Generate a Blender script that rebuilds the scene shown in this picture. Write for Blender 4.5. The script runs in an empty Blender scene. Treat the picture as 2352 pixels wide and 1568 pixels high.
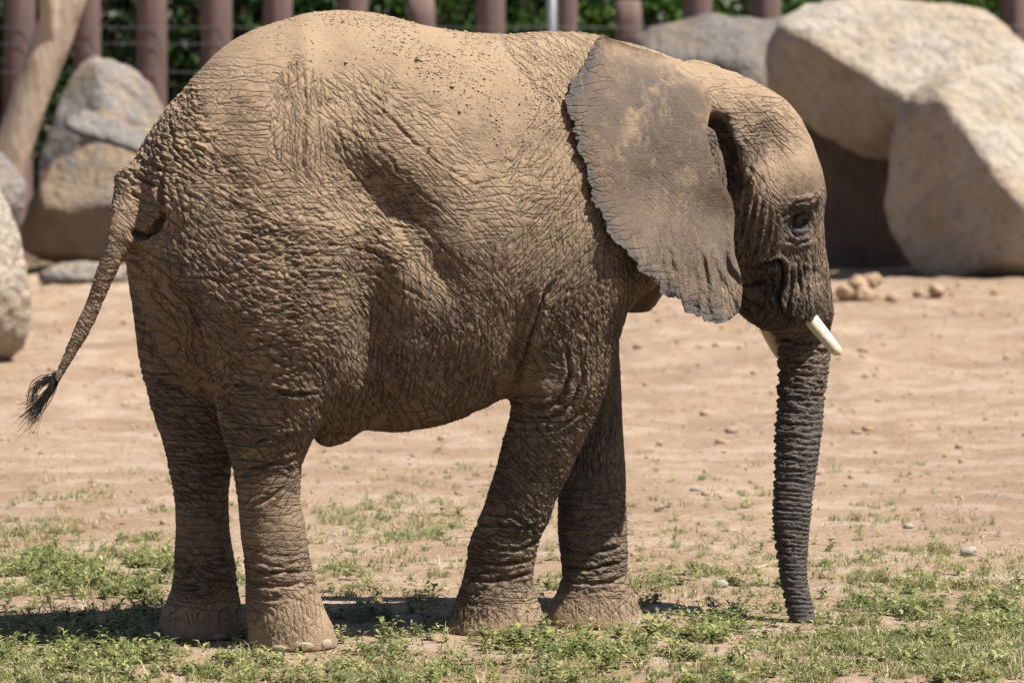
import bpy, bmesh, math, random
import numpy as np
from mathutils import Vector
from mathutils.bvhtree import BVHTree

random.seed(7)
RNG = np.random.default_rng(11)
scene = bpy.context.scene
COL = scene.collection

# ------------------------------------------------------------------ camera
CAM = np.array([0.0, -15.0, 1.95])
PITCH = math.radians(3.341)
FPX = 10005.0                       # focal length on a 2352 px wide frame
cam_data = bpy.data.cameras.new('camera')
cam_data.sensor_width = 36.0
cam_data.lens = FPX * 36.0 / 2352.0
cam_data.clip_start = 0.1
cam_data.clip_end = 2000.0
cam_data.dof.use_dof = True
cam_data.dof.focus_distance = 15.35
cam_data.dof.aperture_fstop = 4.6
cam = bpy.data.objects.new('camera', cam_data)
cam.location = CAM
cam.rotation_euler = (math.pi / 2 - PITCH, 0, 0)
COL.objects.link(cam)
scene.camera = cam

# ------------------------------------------------------------------ sky, sun, exposure
SUN_EL, SUN_DX, SUN_DY = math.radians(61), 0.905, -0.425
world = bpy.data.worlds.new('World')
scene.world = world
world.use_nodes = True
wn = world.node_tree.nodes
wn.clear()
sky = wn.new('ShaderNodeTexSky')
sky.sky_type = 'NISHITA'
sky.sun_disc = False
sky.sun_elevation = SUN_EL
sky.sun_rotation = math.atan2(SUN_DX, SUN_DY)
sky.air_density = 1.0
sky.dust_density = 1.2
bg = wn.new('ShaderNodeBackground')
bg.inputs[1].default_value = 0.05
wo = wn.new('ShaderNodeOutputWorld')
world.node_tree.links.new(sky.outputs[0], bg.inputs[0])
world.node_tree.links.new(bg.outputs[0], wo.inputs[0])

sun_data = bpy.data.lights.new('sun', 'SUN')
sun_data.energy = 5.0
sun_data.angle = math.radians(0.5)
sun_data.color = (1.0, 0.95, 0.87)
sun = bpy.data.objects.new('sun', sun_data)
_l = Vector((SUN_DX * math.cos(SUN_EL), SUN_DY * math.cos(SUN_EL), math.sin(SUN_EL)))
sun.rotation_euler = _l.to_track_quat('Z', 'Y').to_euler()
sun.location = (6, -6, 12)
COL.objects.link(sun)

scene.view_settings.view_transform = 'Standard'
scene.view_settings.look = 'None'
scene.view_settings.exposure = 1.0
scene.view_settings.gamma = 1.0
scene.view_settings.use_curve_mapping = False
scene.cycles.max_bounces = 4
scene.cycles.diffuse_bounces = 3

# ------------------------------------------------------------------ helpers
_F = np.array([0, math.cos(PITCH), -math.sin(PITCH)])
_U = np.array([0, math.sin(PITCH), math.cos(PITCH)])


def ray(u, v):
    """direction of the sight line measured at (u, v) on the 2352 x 1568 reference"""
    u = np.asarray(u, float); v = np.asarray(v, float)
    d = _F + ((u - 1176) / FPX)[..., None] * np.array([1.0, 0, 0]) + ((784 - v) / FPX)[..., None] * _U
    return d


def at(u, v, Y):
    """measured (u, v) to the point that stands at world depth Y"""
    d = ray(u, v)
    t = (np.asarray(Y, float) - CAM[1]) / d[..., 1]
    return CAM + d * t[..., None]


def on_ground(u, v, z=0.0):
    d = ray(u, v)
    t = (z - CAM[2]) / d[..., 2]
    return CAM + d * t[..., None]


def to_uv(P):
    q = np.asarray(P) - CAM
    f = q @ _F
    return 1176 + FPX * q[..., 0] / f, 784 - FPX * (q @ _U) / f


def smooth(a, b, x):
    t = np.clip((x - a) / (b - a), 0, 1)
    return t * t * (3 - 2 * t)


def _hash(ix, iy, iz, k):
    h = (ix.astype(np.int64) * 374761393 + iy.astype(np.int64) * 668265263 + iz.astype(np.int64) * 2147483647 + k * 1274126177)
    h = (h ^ (h >> 13)) * 1274126177
    h = h ^ (h >> 16)
    return ((h & 0xFFFFFF).astype(np.float32)) / np.float32(16777216.0)


def vnoise(P, scale, k=0):
    """value noise, -1..1"""
    q = np.asarray(P, np.float32) * scale
    i = np.floor(q).astype(np.int32)
    f = q - i
    f = f * f * (3 - 2 * f)
    out = np.zeros(len(q), np.float32)
    for dx in (0, 1):
        wx = f[:, 0] if dx else 1 - f[:, 0]
        for dy in (0, 1):
            wy = f[:, 1] if dy else 1 - f[:, 1]
            for dz in (0, 1):
                wz = f[:, 2] if dz else 1 - f[:, 2]
                out += wx * wy * wz * _hash(i[:, 0] + dx, i[:, 1] + dy, i[:, 2] + dz, k)
    return out * 2 - 1


def fbm(P, scale, octv=4, k=0, gain=0.5):
    s = np.zeros(len(P), np.float32)
    a = 1.0
    for o in range(octv):
        s += a * vnoise(P, scale * 2.03 ** o, k + 17 * o)
        a *= gain
    return s


def mesh_from(name, V, F):
    """V (n,3) array; F (m,k) array or list of index tuples"""
    me = bpy.data.meshes.new(name)
    V = np.ascontiguousarray(V, np.float32)
    me.vertices.add(len(V))
    me.vertices.foreach_set('co', V.ravel())
    if isinstance(F, np.ndarray):
        n, k = F.shape
        me.loops.add(n * k)
        me.loops.foreach_set('vertex_index', np.ascontiguousarray(F, np.int32).ravel())
        me.polygons.add(n)
        me.polygons.foreach_set('loop_start', np.arange(0, n * k, k, dtype=np.int32))
    else:
        idx = [i for f in F for i in f]
        st = np.cumsum([0] + [len(f) for f in F[:-1]])
        me.loops.add(len(idx))
        me.loops.foreach_set('vertex_index', np.array(idx, np.int32))
        me.polygons.add(len(F))
        me.polygons.foreach_set('loop_start', np.array(st, np.int32))
    me.update(calc_edges=True)
    me.validate()
    return me


def shade_smooth(me):
    me.polygons.foreach_set('use_smooth', np.ones(len(me.polygons), bool))


def obj(name, me, mat=None, parent=None, smooth_shade=True):
    o = bpy.data.objects.new(name, me)
    COL.objects.link(o)
    if mat is not None:
        me.materials.clear()
        me.materials.append(mat)
    if smooth_shade:
        shade_smooth(me)
    if parent is not None:
        o.parent = parent
        o.matrix_parent_inverse = parent.matrix_world.inverted()
    return o


def tag(o, label=None, cat=None, group=None, kind=None):
    if label: o['label'] = label
    if cat: o['category'] = cat
    if group: o['group'] = group
    if kind: o['kind'] = kind
    return o


def empty(name, loc):
    o = bpy.data.objects.new(name, None)
    o.location = loc
    o.empty_display_size = 0.1
    COL.objects.link(o)
    bpy.context.view_layer.update()
    return o


def vert_normals(me):
    n = np.empty(len(me.vertices) * 3, np.float32)
    me.vertex_normals.foreach_get('vector', n)
    return n.reshape(-1, 3)


def vert_co(me):
    n = np.empty(len(me.vertices) * 3, np.float32)
    me.vertices.foreach_get('co', n)
    return n.reshape(-1, 3)


def face_idx(me):
    n = np.empty(len(me.loops), np.int32)
    me.loops.foreach_get('vertex_index', n)
    return n.reshape(-1, 4)


def set_attr(me, name, vals):
    a = me.attributes.new(name, 'FLOAT', 'POINT')
    a.data.foreach_set('value', np.ascontiguousarray(vals, np.float32))


# ------------------------------------------------------------------ material helpers
ALBEDO = 0.72        # colours below were read off the sunlit photograph; this brings them to real reflectances


class NT:
    def __init__(self, name, rough=0.8, spec=0.3):
        self.m = bpy.data.materials.new(name)
        self.m.use_nodes = True
        self.t = self.m.node_tree
        self.n = self.t.nodes
        self.bsdf = self.n['Principled BSDF']
        self.bsdf.inputs['Roughness'].default_value = rough
        self.bsdf.inputs['Specular IOR Level'].default_value = spec

    def link(self, a, b):
        self.t.links.new(a, b)

    def node(self, typ, **kw):
        n = self.n.new(typ)
        for k, v in kw.items():
            setattr(n, k, v)
        return n

    def coord(self):
        if not hasattr(self, '_c'):
            self._c = self.node('ShaderNodeNewGeometry').outputs['Position']
        return self._c

    def objcoord(self):
        return self.node('ShaderNodeTexCoord').outputs['Object']

    def mapping(self, vec, scale=(1, 1, 1), rot=(0, 0, 0)):
        m = self.node('ShaderNodeMapping')
        m.inputs['Scale'].default_value = scale
        m.inputs['Rotation'].default_value = rot
        self.link(vec, m.inputs['Vector'])
        return m.outputs[0]

    def noise(self, scale, detail=4, rough=0.55, vec=None, dist=0.0):
        n = self.node('ShaderNodeTexNoise')
        n.inputs['Scale'].default_value = scale
        n.inputs['Detail'].default_value = detail
        n.inputs['Roughness'].default_value = rough
        n.inputs['Distortion'].default_value = dist
        self.link(vec if vec is not None else self.coord(), n.inputs['Vector'])
        return n.outputs[0]

    def voronoi(self, scale, feature='F1', vec=None, out='Distance', rand=1.0, dims='3D'):
        n = self.node('ShaderNodeTexVoronoi', feature=feature, voronoi_dimensions=dims)
        n.inputs['Scale'].default_value = scale
        n.inputs['Randomness'].default_value = rand
        self.link(vec if vec is not None else self.coord(), n.inputs['Vector'])
        return n.outputs[out]

    def ramp(self, fac, stops, interp='LINEAR'):
        r = self.node('ShaderNodeValToRGB')
        r.color_ramp.interpolation = interp
        el = r.color_ramp.elements
        while len(el) < len(stops):
            el.new(0.5)
        for e, (p, c) in zip(el, stops):
            e.position = p
            e.color = (*c, 1) if not np.isscalar(c) else (c, c, c, 1)
        self.link(fac, r.inputs[0])
        return r.outputs[0]

    def mix(self, fac, a, b, blend='MIX'):
        m = self.node('ShaderNodeMix', data_type='RGBA', blend_type=blend)
        for s, v in ((m.inputs[0], fac), (m.inputs[6], a), (m.inputs[7], b)):
            if hasattr(v, 'is_output'):
                self.link(v, s)
            elif np.isscalar(v):
                s.default_value = v
            else:
                s.default_value = (*v, 1)
        return m.outputs[2]

    def math(self, op, a, b=0.0, clamp=False):
        m = self.node('ShaderNodeMath', operation=op, use_clamp=clamp)
        for s, v in ((m.inputs[0], a), (m.inputs[1], b)):
            if hasattr(v, 'is_output'):
                self.link(v, s)
            else:
                s.default_value = v
        return m.outputs[0]

    def attr(self, name, out='Fac'):
        a = self.node('ShaderNodeAttribute', attribute_name=name)
        return a.outputs[out]

    def bump(self, height, dist, strength=1.0, normal=None):
        b = self.node('ShaderNodeBump')
        b.inputs['Distance'].default_value = dist
        b.inputs['Strength'].default_value = strength
        self.link(height, b.inputs['Height'])
        if normal is not None:
            self.link(normal, b.inputs['Normal'])
        return b.outputs[0]

    def color(self, c):
        if hasattr(c, 'is_output'):
            c = self.mix(1.0, c, (ALBEDO,) * 3, 'MULTIPLY')
            self.link(c, self.bsdf.inputs['Base Color'])
        else:
            self.bsdf.inputs['Base Color'].default_value = (*[k * ALBEDO for k in c], 1)
        return c

    def normal(self, n):
        self.link(n, self.bsdf.inputs['Normal'])

# ================================================================== THE ELEPHANT
# body axes: yaw of 20 degrees, rump a little towards the viewer
YAW = math.radians(20)
FW = np.array([math.cos(YAW), math.sin(YAW)])
LT = np.array([-math.sin(YAW), math.cos(YAW)])
MED0 = np.array([-0.9, 0.30])              # a point of the median plane


def on_median(u, v):
    d = ray(u, v)
    # n . (p - MED0) = 0 with n = LT
    t = ((MED0 - CAM[:2]) @ LT) / (d[..., :2] @ LT)
    p = CAM + d * t[..., None]
    return (p[..., :2] - MED0) @ FW, p[..., 2]


def table(x, y, soft=0.03, n=500):
    """smooth look-up table through (x, y); soft in metres"""
    o = np.argsort(x)
    x = np.asarray(x, float)[o]; y = np.asarray(y, float)[o]
    xs = np.linspace(x[0], x[-1], n)
    ys = np.interp(xs, x, y)
    sg = soft / (xs[1] - xs[0])
    r = int(min(max(3 * sg, 2), n // 2 - 1))
    k = np.exp(-0.5 * (np.arange(-r, r + 1) / max(sg, .3)) ** 2); k /= k.sum()
    pad = np.concatenate([2 * ys[0] - ys[r:0:-1], ys, 2 * ys[-1] - ys[-2:-r - 2:-1]])
    ys = np.convolve(pad, k, 'valid')
    return xs.astype(np.float32), ys.astype(np.float32)


def smin(a, b, k):
    h = np.clip(0.5 + 0.5 * (b - a) / k, 0, 1)
    return b + (a - b) * h - k * h * (1 - h)


class Torso:
    top = [(284, 515), (286, 480), (292, 430), (308, 372), (342, 310), (382, 257), (432, 193), (502, 122), (572, 74), (640, 48),
           (700, 33), (780, 22), (850, 28), (920, 46), (980, 61), (1050, 73), (1110, 78), (1180, 77), (1250, 73),
           (1310, 71), (1360, 80), (1420, 94), (1480, 110), (1560, 139), (1620, 165), (1660, 215)]
    bot = [(284, 530), (296, 610), (335, 720), (400, 850), (500, 940), (620, 985), (720, 1000), (800, 985), (850, 989), (920, 992),
           (1000, 979), (1080, 946), (1150, 910), (1250, 850), (1350, 780), (1420, 720), (1480, 670), (1540, 600), (1620, 520), (1660, 450)]
    wid = [(284, .02), (300, .15), (340, .245), (400, .31), (500, .365), (650, .40), (800, .415), (950, .455), (1100, .465), (1200, .44),
           (1300, .38), (1400, .31), (1500, .26), (1600, .23), (1660, .15)]

    def __init__(self):
        t = np.array(self.top, float); b = np.array(self.bot, float); w = np.array(self.wid, float)
        s, z = on_median(t[:, 0], t[:, 1]); self.t = table(s, z, .028)
        s, z = on_median(b[:, 0], b[:, 1]); self.b = table(s, z, .03)
        s, z = on_median(w[:, 0], w[:, 0] * 0 + 500); self.w = table(s, w[:, 1], .04)
        self.s0, self.s1 = self.t[0][0], self.t[0][-1]

    def __call__(self, P):
        q = P[:, :2] - MED0.astype(np.float32)
        s = q @ FW.astype(np.float32); t = q @ LT.astype(np.float32)
        zt = np.interp(s, *self.t); zb = np.interp(s, *self.b); w = np.interp(s, *self.w)
        hz = np.maximum((zt - zb) / 2, 0.012); zc = (zt + zb) / 2
        h = (P[:, 2] - zc) / hz
        we = w * (1 - 0.10 * np.clip(h, -1, 1) + 0.04 * np.clip(-h, 0, 1))
        n = 2.25
        r = (np.abs(t / we) ** n + np.abs(h) ** n) ** (1 / n)
        f = (r - 1) * np.minimum(we, hz)
        return np.maximum(f, np.maximum(self.s0 - s, s - self.s1))


class Loft:
    """a limb described level by level: rows (v, left u, right u, half depth, Y)"""
    def __init__(self, rows, soft=.016, power=2.0):
        r = np.array(rows, float)
        L = at(r[:, 1], r[:, 0], r[:, 4]); R = at(r[:, 2], r[:, 0], r[:, 4])
        z = (L[:, 2] + R[:, 2]) / 2
        self.cx = table(z, (L[:, 0] + R[:, 0]) / 2, soft=soft)
        self.a = table(z, (R[:, 0] - L[:, 0]) / 2, soft=soft)
        self.b = table(z, r[:, 3], soft=soft)
        self.cy = table(z, r[:, 4], soft=soft)
        self.z0, self.z1 = z.min(), z.max()
        self.p = power

    def __call__(self, P):
        z = P[:, 2]
        a = np.interp(z, *self.a); b = np.interp(z, *self.b)
        dx = (P[:, 0] - np.interp(z, *self.cx)) / a
        dy = (P[:, 1] - np.interp(z, *self.cy)) / b
        r = np.sqrt(dx * dx + dy * dy) if self.p == 2 else (np.abs(dx) ** self.p + np.abs(dy) ** self.p) ** (1 / self.p)
        f = (r - 1) * np.minimum(a, b)
        return np.maximum(f, np.maximum(self.z0 - z, z - self.z1))


HEAD_YAW = math.radians(28)
HC, HS = math.cos(HEAD_YAW), math.sin(HEAD_YAW)


class Head:
    rows = [(157, 1650, .04, .05, .93), (166, 1680, .08, .09, .95), (185, 1724, .14, .15, .97), (215, 1782, .19, .20, .99), (265, 1832, .232, .235, 1.0), (330, 1859, .255, .255, 1.0),
            (390, 1880, .262, .265, 1.0), (440, 1889, .262, .27, 1.0), (500, 1885, .255, .262, 1.0), (560, 1891, .243, .245, 1.01), (620, 1902, .225, .22, 1.02),
            (680, 1911, .20, .195, 1.03), (720, 1915, .172, .17, 1.04), (745, 1911, .145, .145, 1.05), (765, 1895, .10, .10, 1.06)]

    def __init__(self):
        r = np.array(self.rows, float)
        ext = np.sqrt((r[:, 2] * HC) ** 2 + (r[:, 3] * HS) ** 2)
        p = at(r[:, 1], r[:, 0], r[:, 4])
        z = p[:, 2]
        self.cx = table(z, p[:, 0] - ext, soft=.018); self.cy = table(z, r[:, 4], soft=.018)
        self.a = table(z, r[:, 2], soft=.018); self.b = table(z, r[:, 3], soft=.018)
        self.z0, self.z1 = z.min(), z.max()

    def __call__(self, P):
        z = P[:, 2]
        dx = P[:, 0] - np.interp(z, *self.cx); dy = P[:, 1] - np.interp(z, *self.cy)
        a = np.interp(z, *self.a); b = np.interp(z, *self.b)
        p = (dx * HC + dy * HS) / a; q = (-dx * HS + dy * HC) / b
        n = 2.3
        r = (np.abs(p) ** n + np.abs(q) ** n) ** (1 / n)
        f = (r - 1) * np.minimum(a, b)
        return np.maximum(f, np.maximum(self.z0 - z, z - self.z1))


class Chain:
    """round cones through points with radii"""
    def __init__(self, pts, rad):
        self.p = np.asarray(pts, np.float32); self.r = np.asarray(rad, np.float32)

    def __call__(self, P):
        out = None
        for i in range(len(self.p) - 1):
            a, b = self.p[i], self.p[i + 1]
            ab = b - a
            t = np.clip(((P - a) @ ab) / (ab @ ab), 0, 1)
            d = np.linalg.norm(P - (a + t[:, None] * ab), axis=1) - (self.r[i] + t * (self.r[i + 1] - self.r[i]))
            out = d if out is None else np.minimum(out, d)
        return out


class Ell:
    def __init__(self, c, r, yaw=0.0, tilt=0.0):
        self.c = np.asarray(c, np.float32); self.r = np.asarray(r, np.float32)
        cy, sy, ct, st = math.cos(yaw), math.sin(yaw), math.cos(tilt), math.sin(tilt)
        # axes: along, across, up
        self.M = np.array([[cy * ct, sy * ct, st], [-sy, cy, 0], [-cy * st, -sy * st, ct]], np.float32)

    def __call__(self, P):
        q = (P - self.c) @ self.M.T
        k0 = np.linalg.norm(q / self.r, axis=1); k1 = np.linalg.norm(q / (self.r ** 2), axis=1)
        return k0 * (k0 - 1) / np.maximum(k1, 1e-6)


torso = Torso()
head = Head()
near_hind = Loft([(340, 560, 640, .05, .16), (380, 500, 700, .12, .14), (440, 440, 775, .165, .12), (520, 410, 812, .19, .10), (600, 402, 826, .20, .10), (700, 418, 824, .195, .10),
                  (800, 440, 806, .18, .11), (900, 474, 776, .165, .12), (970, 498, 745, .15, .13), (1020, 514, 712, .135, .14), (1070, 532, 693, .122, .15),
                  (1140, 545, 689, .113, .15), (1250, 555, 708, .115, .15), (1320, 560, 721, .12, .15), (1390, 563, 744, .135, .15), (1440, 567, 768, .15, .15),
                  (1475, 569, 777, .155, .15), (1489, 572, 777, .153, .15), (1496, 582, 768, .14, .15)], power=2.15)
far_hind = Loft([(500, 330, 470, .08, .50), (560, 285, 560, .15, .52), (640, 294, 590, .17, .52), (740, 308, 590, .17, .52), (860, 326, 575, .155, .50), (940, 346, 558, .14, .48),
                 (1010, 374, 545, .125, .46), (1080, 390, 534, .11, .45), (1150, 400, 528, .105, .44), (1230, 403, 530, .105, .44), (1300, 400, 543, .11, .44), (1350, 394, 546, .12, .44),
                 (1400, 372, 558, .14, .44), (1440, 360, 566, .15, .44), (1462, 362, 564, .15, .44), (1470, 372, 556, .135, .44)], power=2.15)
near_front = Loft([(400, 1290, 1340, .05, .54), (460, 1240, 1392, .13, .50), (540, 1210, 1432, .165, .47), (640, 1196, 1455, .175, .46), (720, 1188, 1443, .165, .46), (800, 1182, 1420, .155, .46),
                   (870, 1180, 1402, .15, .47), (930, 1170, 1381, .143, .48), (980, 1161, 1360, .135, .49), (1060, 1141, 1321, .125, .51), (1140, 1117, 1283, .12, .53),
                   (1200, 1095, 1264, .12, .55), (1240, 1077, 1243, .12, .56), (1310, 1065, 1228, .12, .57), (1345, 1056, 1227, .125, .57), (1380, 1045, 1238, .135, .57), (1420, 1032, 1253, .152, .57),
                   (1445, 1028, 1257, .158, .57), (1458, 1031, 1256, .155, .57), (1464, 1042, 1246, .142, .57)], power=2.15)
far_front = Loft([(560, 1300, 1400, .08, .92), (700, 1285, 1424, .12, .92), (800, 1285, 1424, .125, .91), (950, 1284, 1428, .115, .88), (1080, 1281, 1436, .11, .83), (1200, 1280, 1443, .11, .79),
                  (1260, 1282, 1445, .11, .78), (1315, 1290, 1440, .11, .77), (1350, 1282, 1450, .12, .77), (1380, 1268, 1466, .135, .77), (1410, 1253, 1480, .15, .77),
                  (1435, 1250, 1487, .155, .77), (1447, 1254, 1486, .153, .77), (1453, 1266, 1476, .14, .77)], power=2.15)
trunk = Loft([(600, 1740, 1890, .10, 1.10), (680, 1765, 1906, .10, 1.12), (740, 1776, 1911, .098, 1.11), (800, 1783, 1911, .092, 1.08), (860, 1786, 1907, .086, 1.05), (930, 1781, 1898, .082, 1.02), (1020, 1778, 1885, .075, .98),
              (1120, 1774, 1871, .068, .94), (1180, 1772, 1866, .065, .92), (1220, 1773, 1861, .062, .91), (1290, 1783, 1856, .055, .89), (1340, 1793, 1858, .05, .88),
              (1400, 1806, 1870, .046, .86), (1425, 1811, 1875, .045, .855), (1437, 1816, 1873, .038, .855)])
tail_uv = np.array([(330, 440), (300, 490), (282, 535), (262, 580), (238, 640), (213, 705), (182, 770), (152, 828), (127, 876)], float)
tail = Chain(at(tail_uv[:, 0], tail_uv[:, 1], np.array([.17, .10, .06, .05, .045, .04, .03, .02, .015])), [.115, .074, .050, .040, .035, .031, .026, .021, .016])
lip = Ell(at(1845., 690., .87), (.075, .06, .095), HEAD_YAW, -.15)
jaw = Ell(at(1755., 690., .98), (.10, .105, .085), HEAD_YAW, -.5)
sheath = Ell(at(775., 990., .42), (.085, .07, .05), YAW, .35)
elbow = Ell(at(1250., 880., .40), (.075, .075, .075), 0, 0)

# soft sculpting: (u, v, Y, radius u px, radius v px, radius Y m, tilt deg, metres; + swells, - hollows)
SCULPT = [
    (890, 470, -.03, 120, 52, .28, 40, -.085),     # hollow in front of the hip
    (1000, 620, -.02, 80, 36, .25, 50, -.030),
    (862, 740, -.02, 46, 150, .25, 0, -.070),     # groove between thigh and belly
    (1150, 540, .08, 120, 120, .25, 0, .040),     # barrel of the ribs
    (630, 340, .05, 95, 130, .3, 0, .035),        # hip
    (710, 210, .15, 28, 130, .3, -4, .018),
    (640, 720, -.05, 110, 120, .3, 0, .018),       # ridge of the ilium
    (520, 300, .1, 60, 70, .3, 0, -.015),
    (372, 522, .05, 30, 30, .2, 0, -.065),        # hollow under the tail root
    (450, 800, .05, 26, 150, .3, -12, -.035),     # cleft between the hind legs
    (1190, 760, .22, 28, 130, .25, 12, -.040),    # groove behind the foreleg
    (1260, 560, .25, 40, 110, .25, 28, -.016),
    (1330, 320, .3, 60, 130, .3, 15, -.020),
    (1400, 560, .32, 60, 60, .3, 0, .012),
    (1772, 330, .80, 34, 60, .2, 0, -.034),       # hollow of the temple
    (1848, 395, .85, 40, 52, .2, 0, .022),        # brow
    (1838, 508, .82, 24, 22, .2, 0, -.040),
    (1848, 462, .83, 40, 13, .2, -10, .020),
    (1838, 556, .82, 34, 12, .2, 0, .010),       # eye socket
    (1772, 500, .78, 40, 70, .2, 0, .012),        # cheek bone
    (1652, 330, .78, 20, 80, .2, -18, -.045),
    (1706, 350, .74, 15, 85, .2, -16, .034),      # in front of the ear opening
    (1742, 645, .84, 44, 42, .2, 0, -.045),       # corner of the mouth
    (1810, 720, .86, 30, 50, .2, 0, .012),
    (1150, 1330, .45, 30, 14, .3, 0, -.010),
    (640, 1340, .02, 60, 12, .3, 0, -.006),
]
_sc = []
for (u, v, Y, ru, rv, rY, tilt, amt) in SCULPT:
    c = at(float(u), float(v), Y)
    k = (Y - CAM[1]) / FPX
    t = math.radians(tilt)
    ax = np.array([math.cos(t), 0, -math.sin(t)]); ay = np.array([math.sin(t), 0, math.cos(t)])
    _sc.append((c.astype(np.float32), (ax / (ru * k)).astype(np.float32), (ay / (rv * k)).astype(np.float32), 1 / rY, amt))


def sdf(P):
    P = np.asarray(P, np.float32)
    z = P[:, 2]
    kh = 0.012 + 0.055 * smooth(0.55, 1.0, z)
    f = torso(P)
    f = smin(f, tail(P), 0.035)
    f = smin(f, head(P), 0.10)
    f = smin(f, jaw(P), 0.02)
    f = smin(f, trunk(P), 0.03)
    f = smin(f, lip(P), 0.025)
    f = smin(f, sheath(P), 0.03)
    f = smin(f, far_hind(P), kh)
    f = smin(f, far_front(P), kh)
    f = smin(f, near_hind(P), kh * 0.9)
    nf = smin(near_front(P), elbow(P), 0.03)
    f = smin(f, nf, kh * 0.7)
    for c, ax, ay, iy, amt in _sc:
        q = P - c
        e = (q @ ax) ** 2 + (q @ ay) ** 2 + (q[:, 1] * iy) ** 2
        f = f - amt * np.exp(-e)
    return f


def surface_nets(lo, hi, h):
    nx, ny, nz = [int(math.ceil((b - a) / h)) + 1 for a, b in zip(lo, hi)]
    xs = lo[0] + h * np.arange(nx, dtype=np.float32)
    ys = lo[1] + h * np.arange(ny, dtype=np.float32)
    zs = lo[2] + h * np.arange(nz, dtype=np.float32)
    B = 4
    bx, by, bz = [-(-n // B) for n in (nx, ny, nz)]
    CI = np.stack(np.meshgrid(np.arange(bx), np.arange(by), np.arange(bz), indexing='ij'), -1).reshape(-1, 3)
    C = (np.array(lo) + h * (CI * B + (B - 1) / 2)).astype(np.float32)
    cf = sdf(C)
    G = np.repeat(np.repeat(np.repeat(cf.reshape(bx, by, bz), B, 0), B, 1), B, 2).astype(np.float32)
    hot = CI[np.abs(cf) < 0.10]
    off = np.stack(np.meshgrid(np.arange(B), np.arange(B), np.arange(B), indexing='ij'), -1).reshape(-1, 3)
    gi = (hot[:, None, :] * B + off[None]).reshape(-1, 3)
    for i in range(0, len(gi), 200000):
        q = gi[i:i + 200000]
        G[q[:, 0], q[:, 1], q[:, 2]] = sdf(np.array(lo) + h * q)
    G = np.ascontiguousarray(G[:nx, :ny, :nz])
    S = G < 0
    cnt = np.zeros((nx - 1, ny - 1, nz - 1), np.int8)
    acc = np.zeros((nx - 1, ny - 1, nz - 1, 3), np.float32)
    corners = [(i, j, k) for i in (0, 1) for j in (0, 1) for k in (0, 1)]
    sl = lambda c: tuple(slice(o, (n - 1 + o)) for o, n in zip(c, (nx, ny, nz)))
    for a in corners:
        for ax in range(3):
            if a[ax]: continue
            b = list(a); b[ax] = 1; b = tuple(b)
            ga, gb = G[sl(a)], G[sl(b)]
            m = (ga < 0) != (gb < 0)
            t = np.where(m, ga / np.where(m, ga - gb, 1), 0)
            cnt += m
            for d in range(3):
                acc[..., d] += np.where(m, a[d] + (t if d == ax else 0), 0)
    act = cnt > 0
    ids = -np.ones(act.shape, np.int64)
    ids[act] = np.arange(act.sum())
    ii = np.argwhere(act)
    V = np.array(lo) + h * (ii + acc[act] / cnt[act][:, None])
    F = []
    for ax in range(3):
        b = [0, 0, 0]; b[ax] = 1
        sa = [slice(0, n) for n in (nx, ny, nz)]; sb = list(sa)
        sa[ax] = slice(0, (nx, ny, nz)[ax] - 1); sb[ax] = slice(1, None)
        m = S[tuple(sa)] != S[tuple(sb)]
        e = np.argwhere(m)
        ins = S[tuple(sa)][m]
        o1, o2 = [d for d in range(3) if d != ax]
        ok = (e[:, o1] > 0) & (e[:, o2] > 0) & (e[:, o1] < act.shape[o1]) & (e[:, o2] < act.shape[o2])
        e = e[ok]; ins = ins[ok]
        def g(d1, d2):
            q = e.copy(); q[:, o1] -= d1; q[:, o2] -= d2
            return ids[q[:, 0], q[:, 1], q[:, 2]]
        quad = np.stack([g(1, 1), g(0, 1), g(0, 0), g(1, 0)], 1)
        flip = ins if ax != 1 else ~ins
        quad[~flip] = quad[~flip][:, ::-1]
        F.append(quad)
    return V, np.concatenate(F)


def project(P, it=2, eps=0.003):
    P = np.asarray(P, np.float32).copy()
    for _ in range(it):
        f = sdf(P)
        g = np.stack([sdf(P + np.eye(3, dtype=np.float32)[k] * eps) - f for k in range(3)], 1) / eps
        g2 = np.maximum((g * g).sum(1), 0.2)
        P -= np.clip(f / g2, -0.02, 0.02)[:, None] * g
    return P


def subdivide(V, F):
    """one Catmull-Clark step on quads"""
    nv, nf = len(V), len(F)
    e = np.concatenate([F[:, [0, 1]], F[:, [1, 2]], F[:, [2, 3]], F[:, [3, 0]]]).astype(np.int64)
    key = np.minimum(e[:, 0], e[:, 1]) * nv + np.maximum(e[:, 0], e[:, 1])
    uq, inv = np.unique(key, return_inverse=True)
    e0, e1 = uq // nv, uq % nv
    fp = V[F].mean(1)
    fi = np.tile(np.arange(nf), 4)
    ne = len(uq)
    cnt = np.bincount(inv, minlength=ne)
    mid = (V[e0] + V[e1]) / 2
    fs = np.stack([np.bincount(inv, fp[fi, d], ne) for d in range(3)], 1) / cnt[:, None]
    ep = (mid + fs) / 2
    val = np.maximum(np.bincount(F.ravel(), minlength=nv), 1)
    fa = np.stack([np.bincount(F.ravel(), np.repeat(fp[:, d], 4), nv) for d in range(3)], 1) / val[:, None]
    en = np.maximum(np.bincount(e0, minlength=nv) + np.bincount(e1, minlength=nv), 1)
    ea = np.stack([np.bincount(e0, mid[:, d], nv) + np.bincount(e1, mid[:, d], nv) for d in range(3)], 1) / en[:, None]
    vp = (fa + 2 * ea + (val - 3)[:, None] * V) / val[:, None]
    E = inv.reshape(4, nf).T + nv + nf
    c = np.arange(nf) + nv
    Q = np.concatenate([np.stack([F[:, k], E[:, k], c, E[:, k - 1]], 1) for k in range(4)])
    return np.concatenate([vp, fp, ep]), Q


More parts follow.
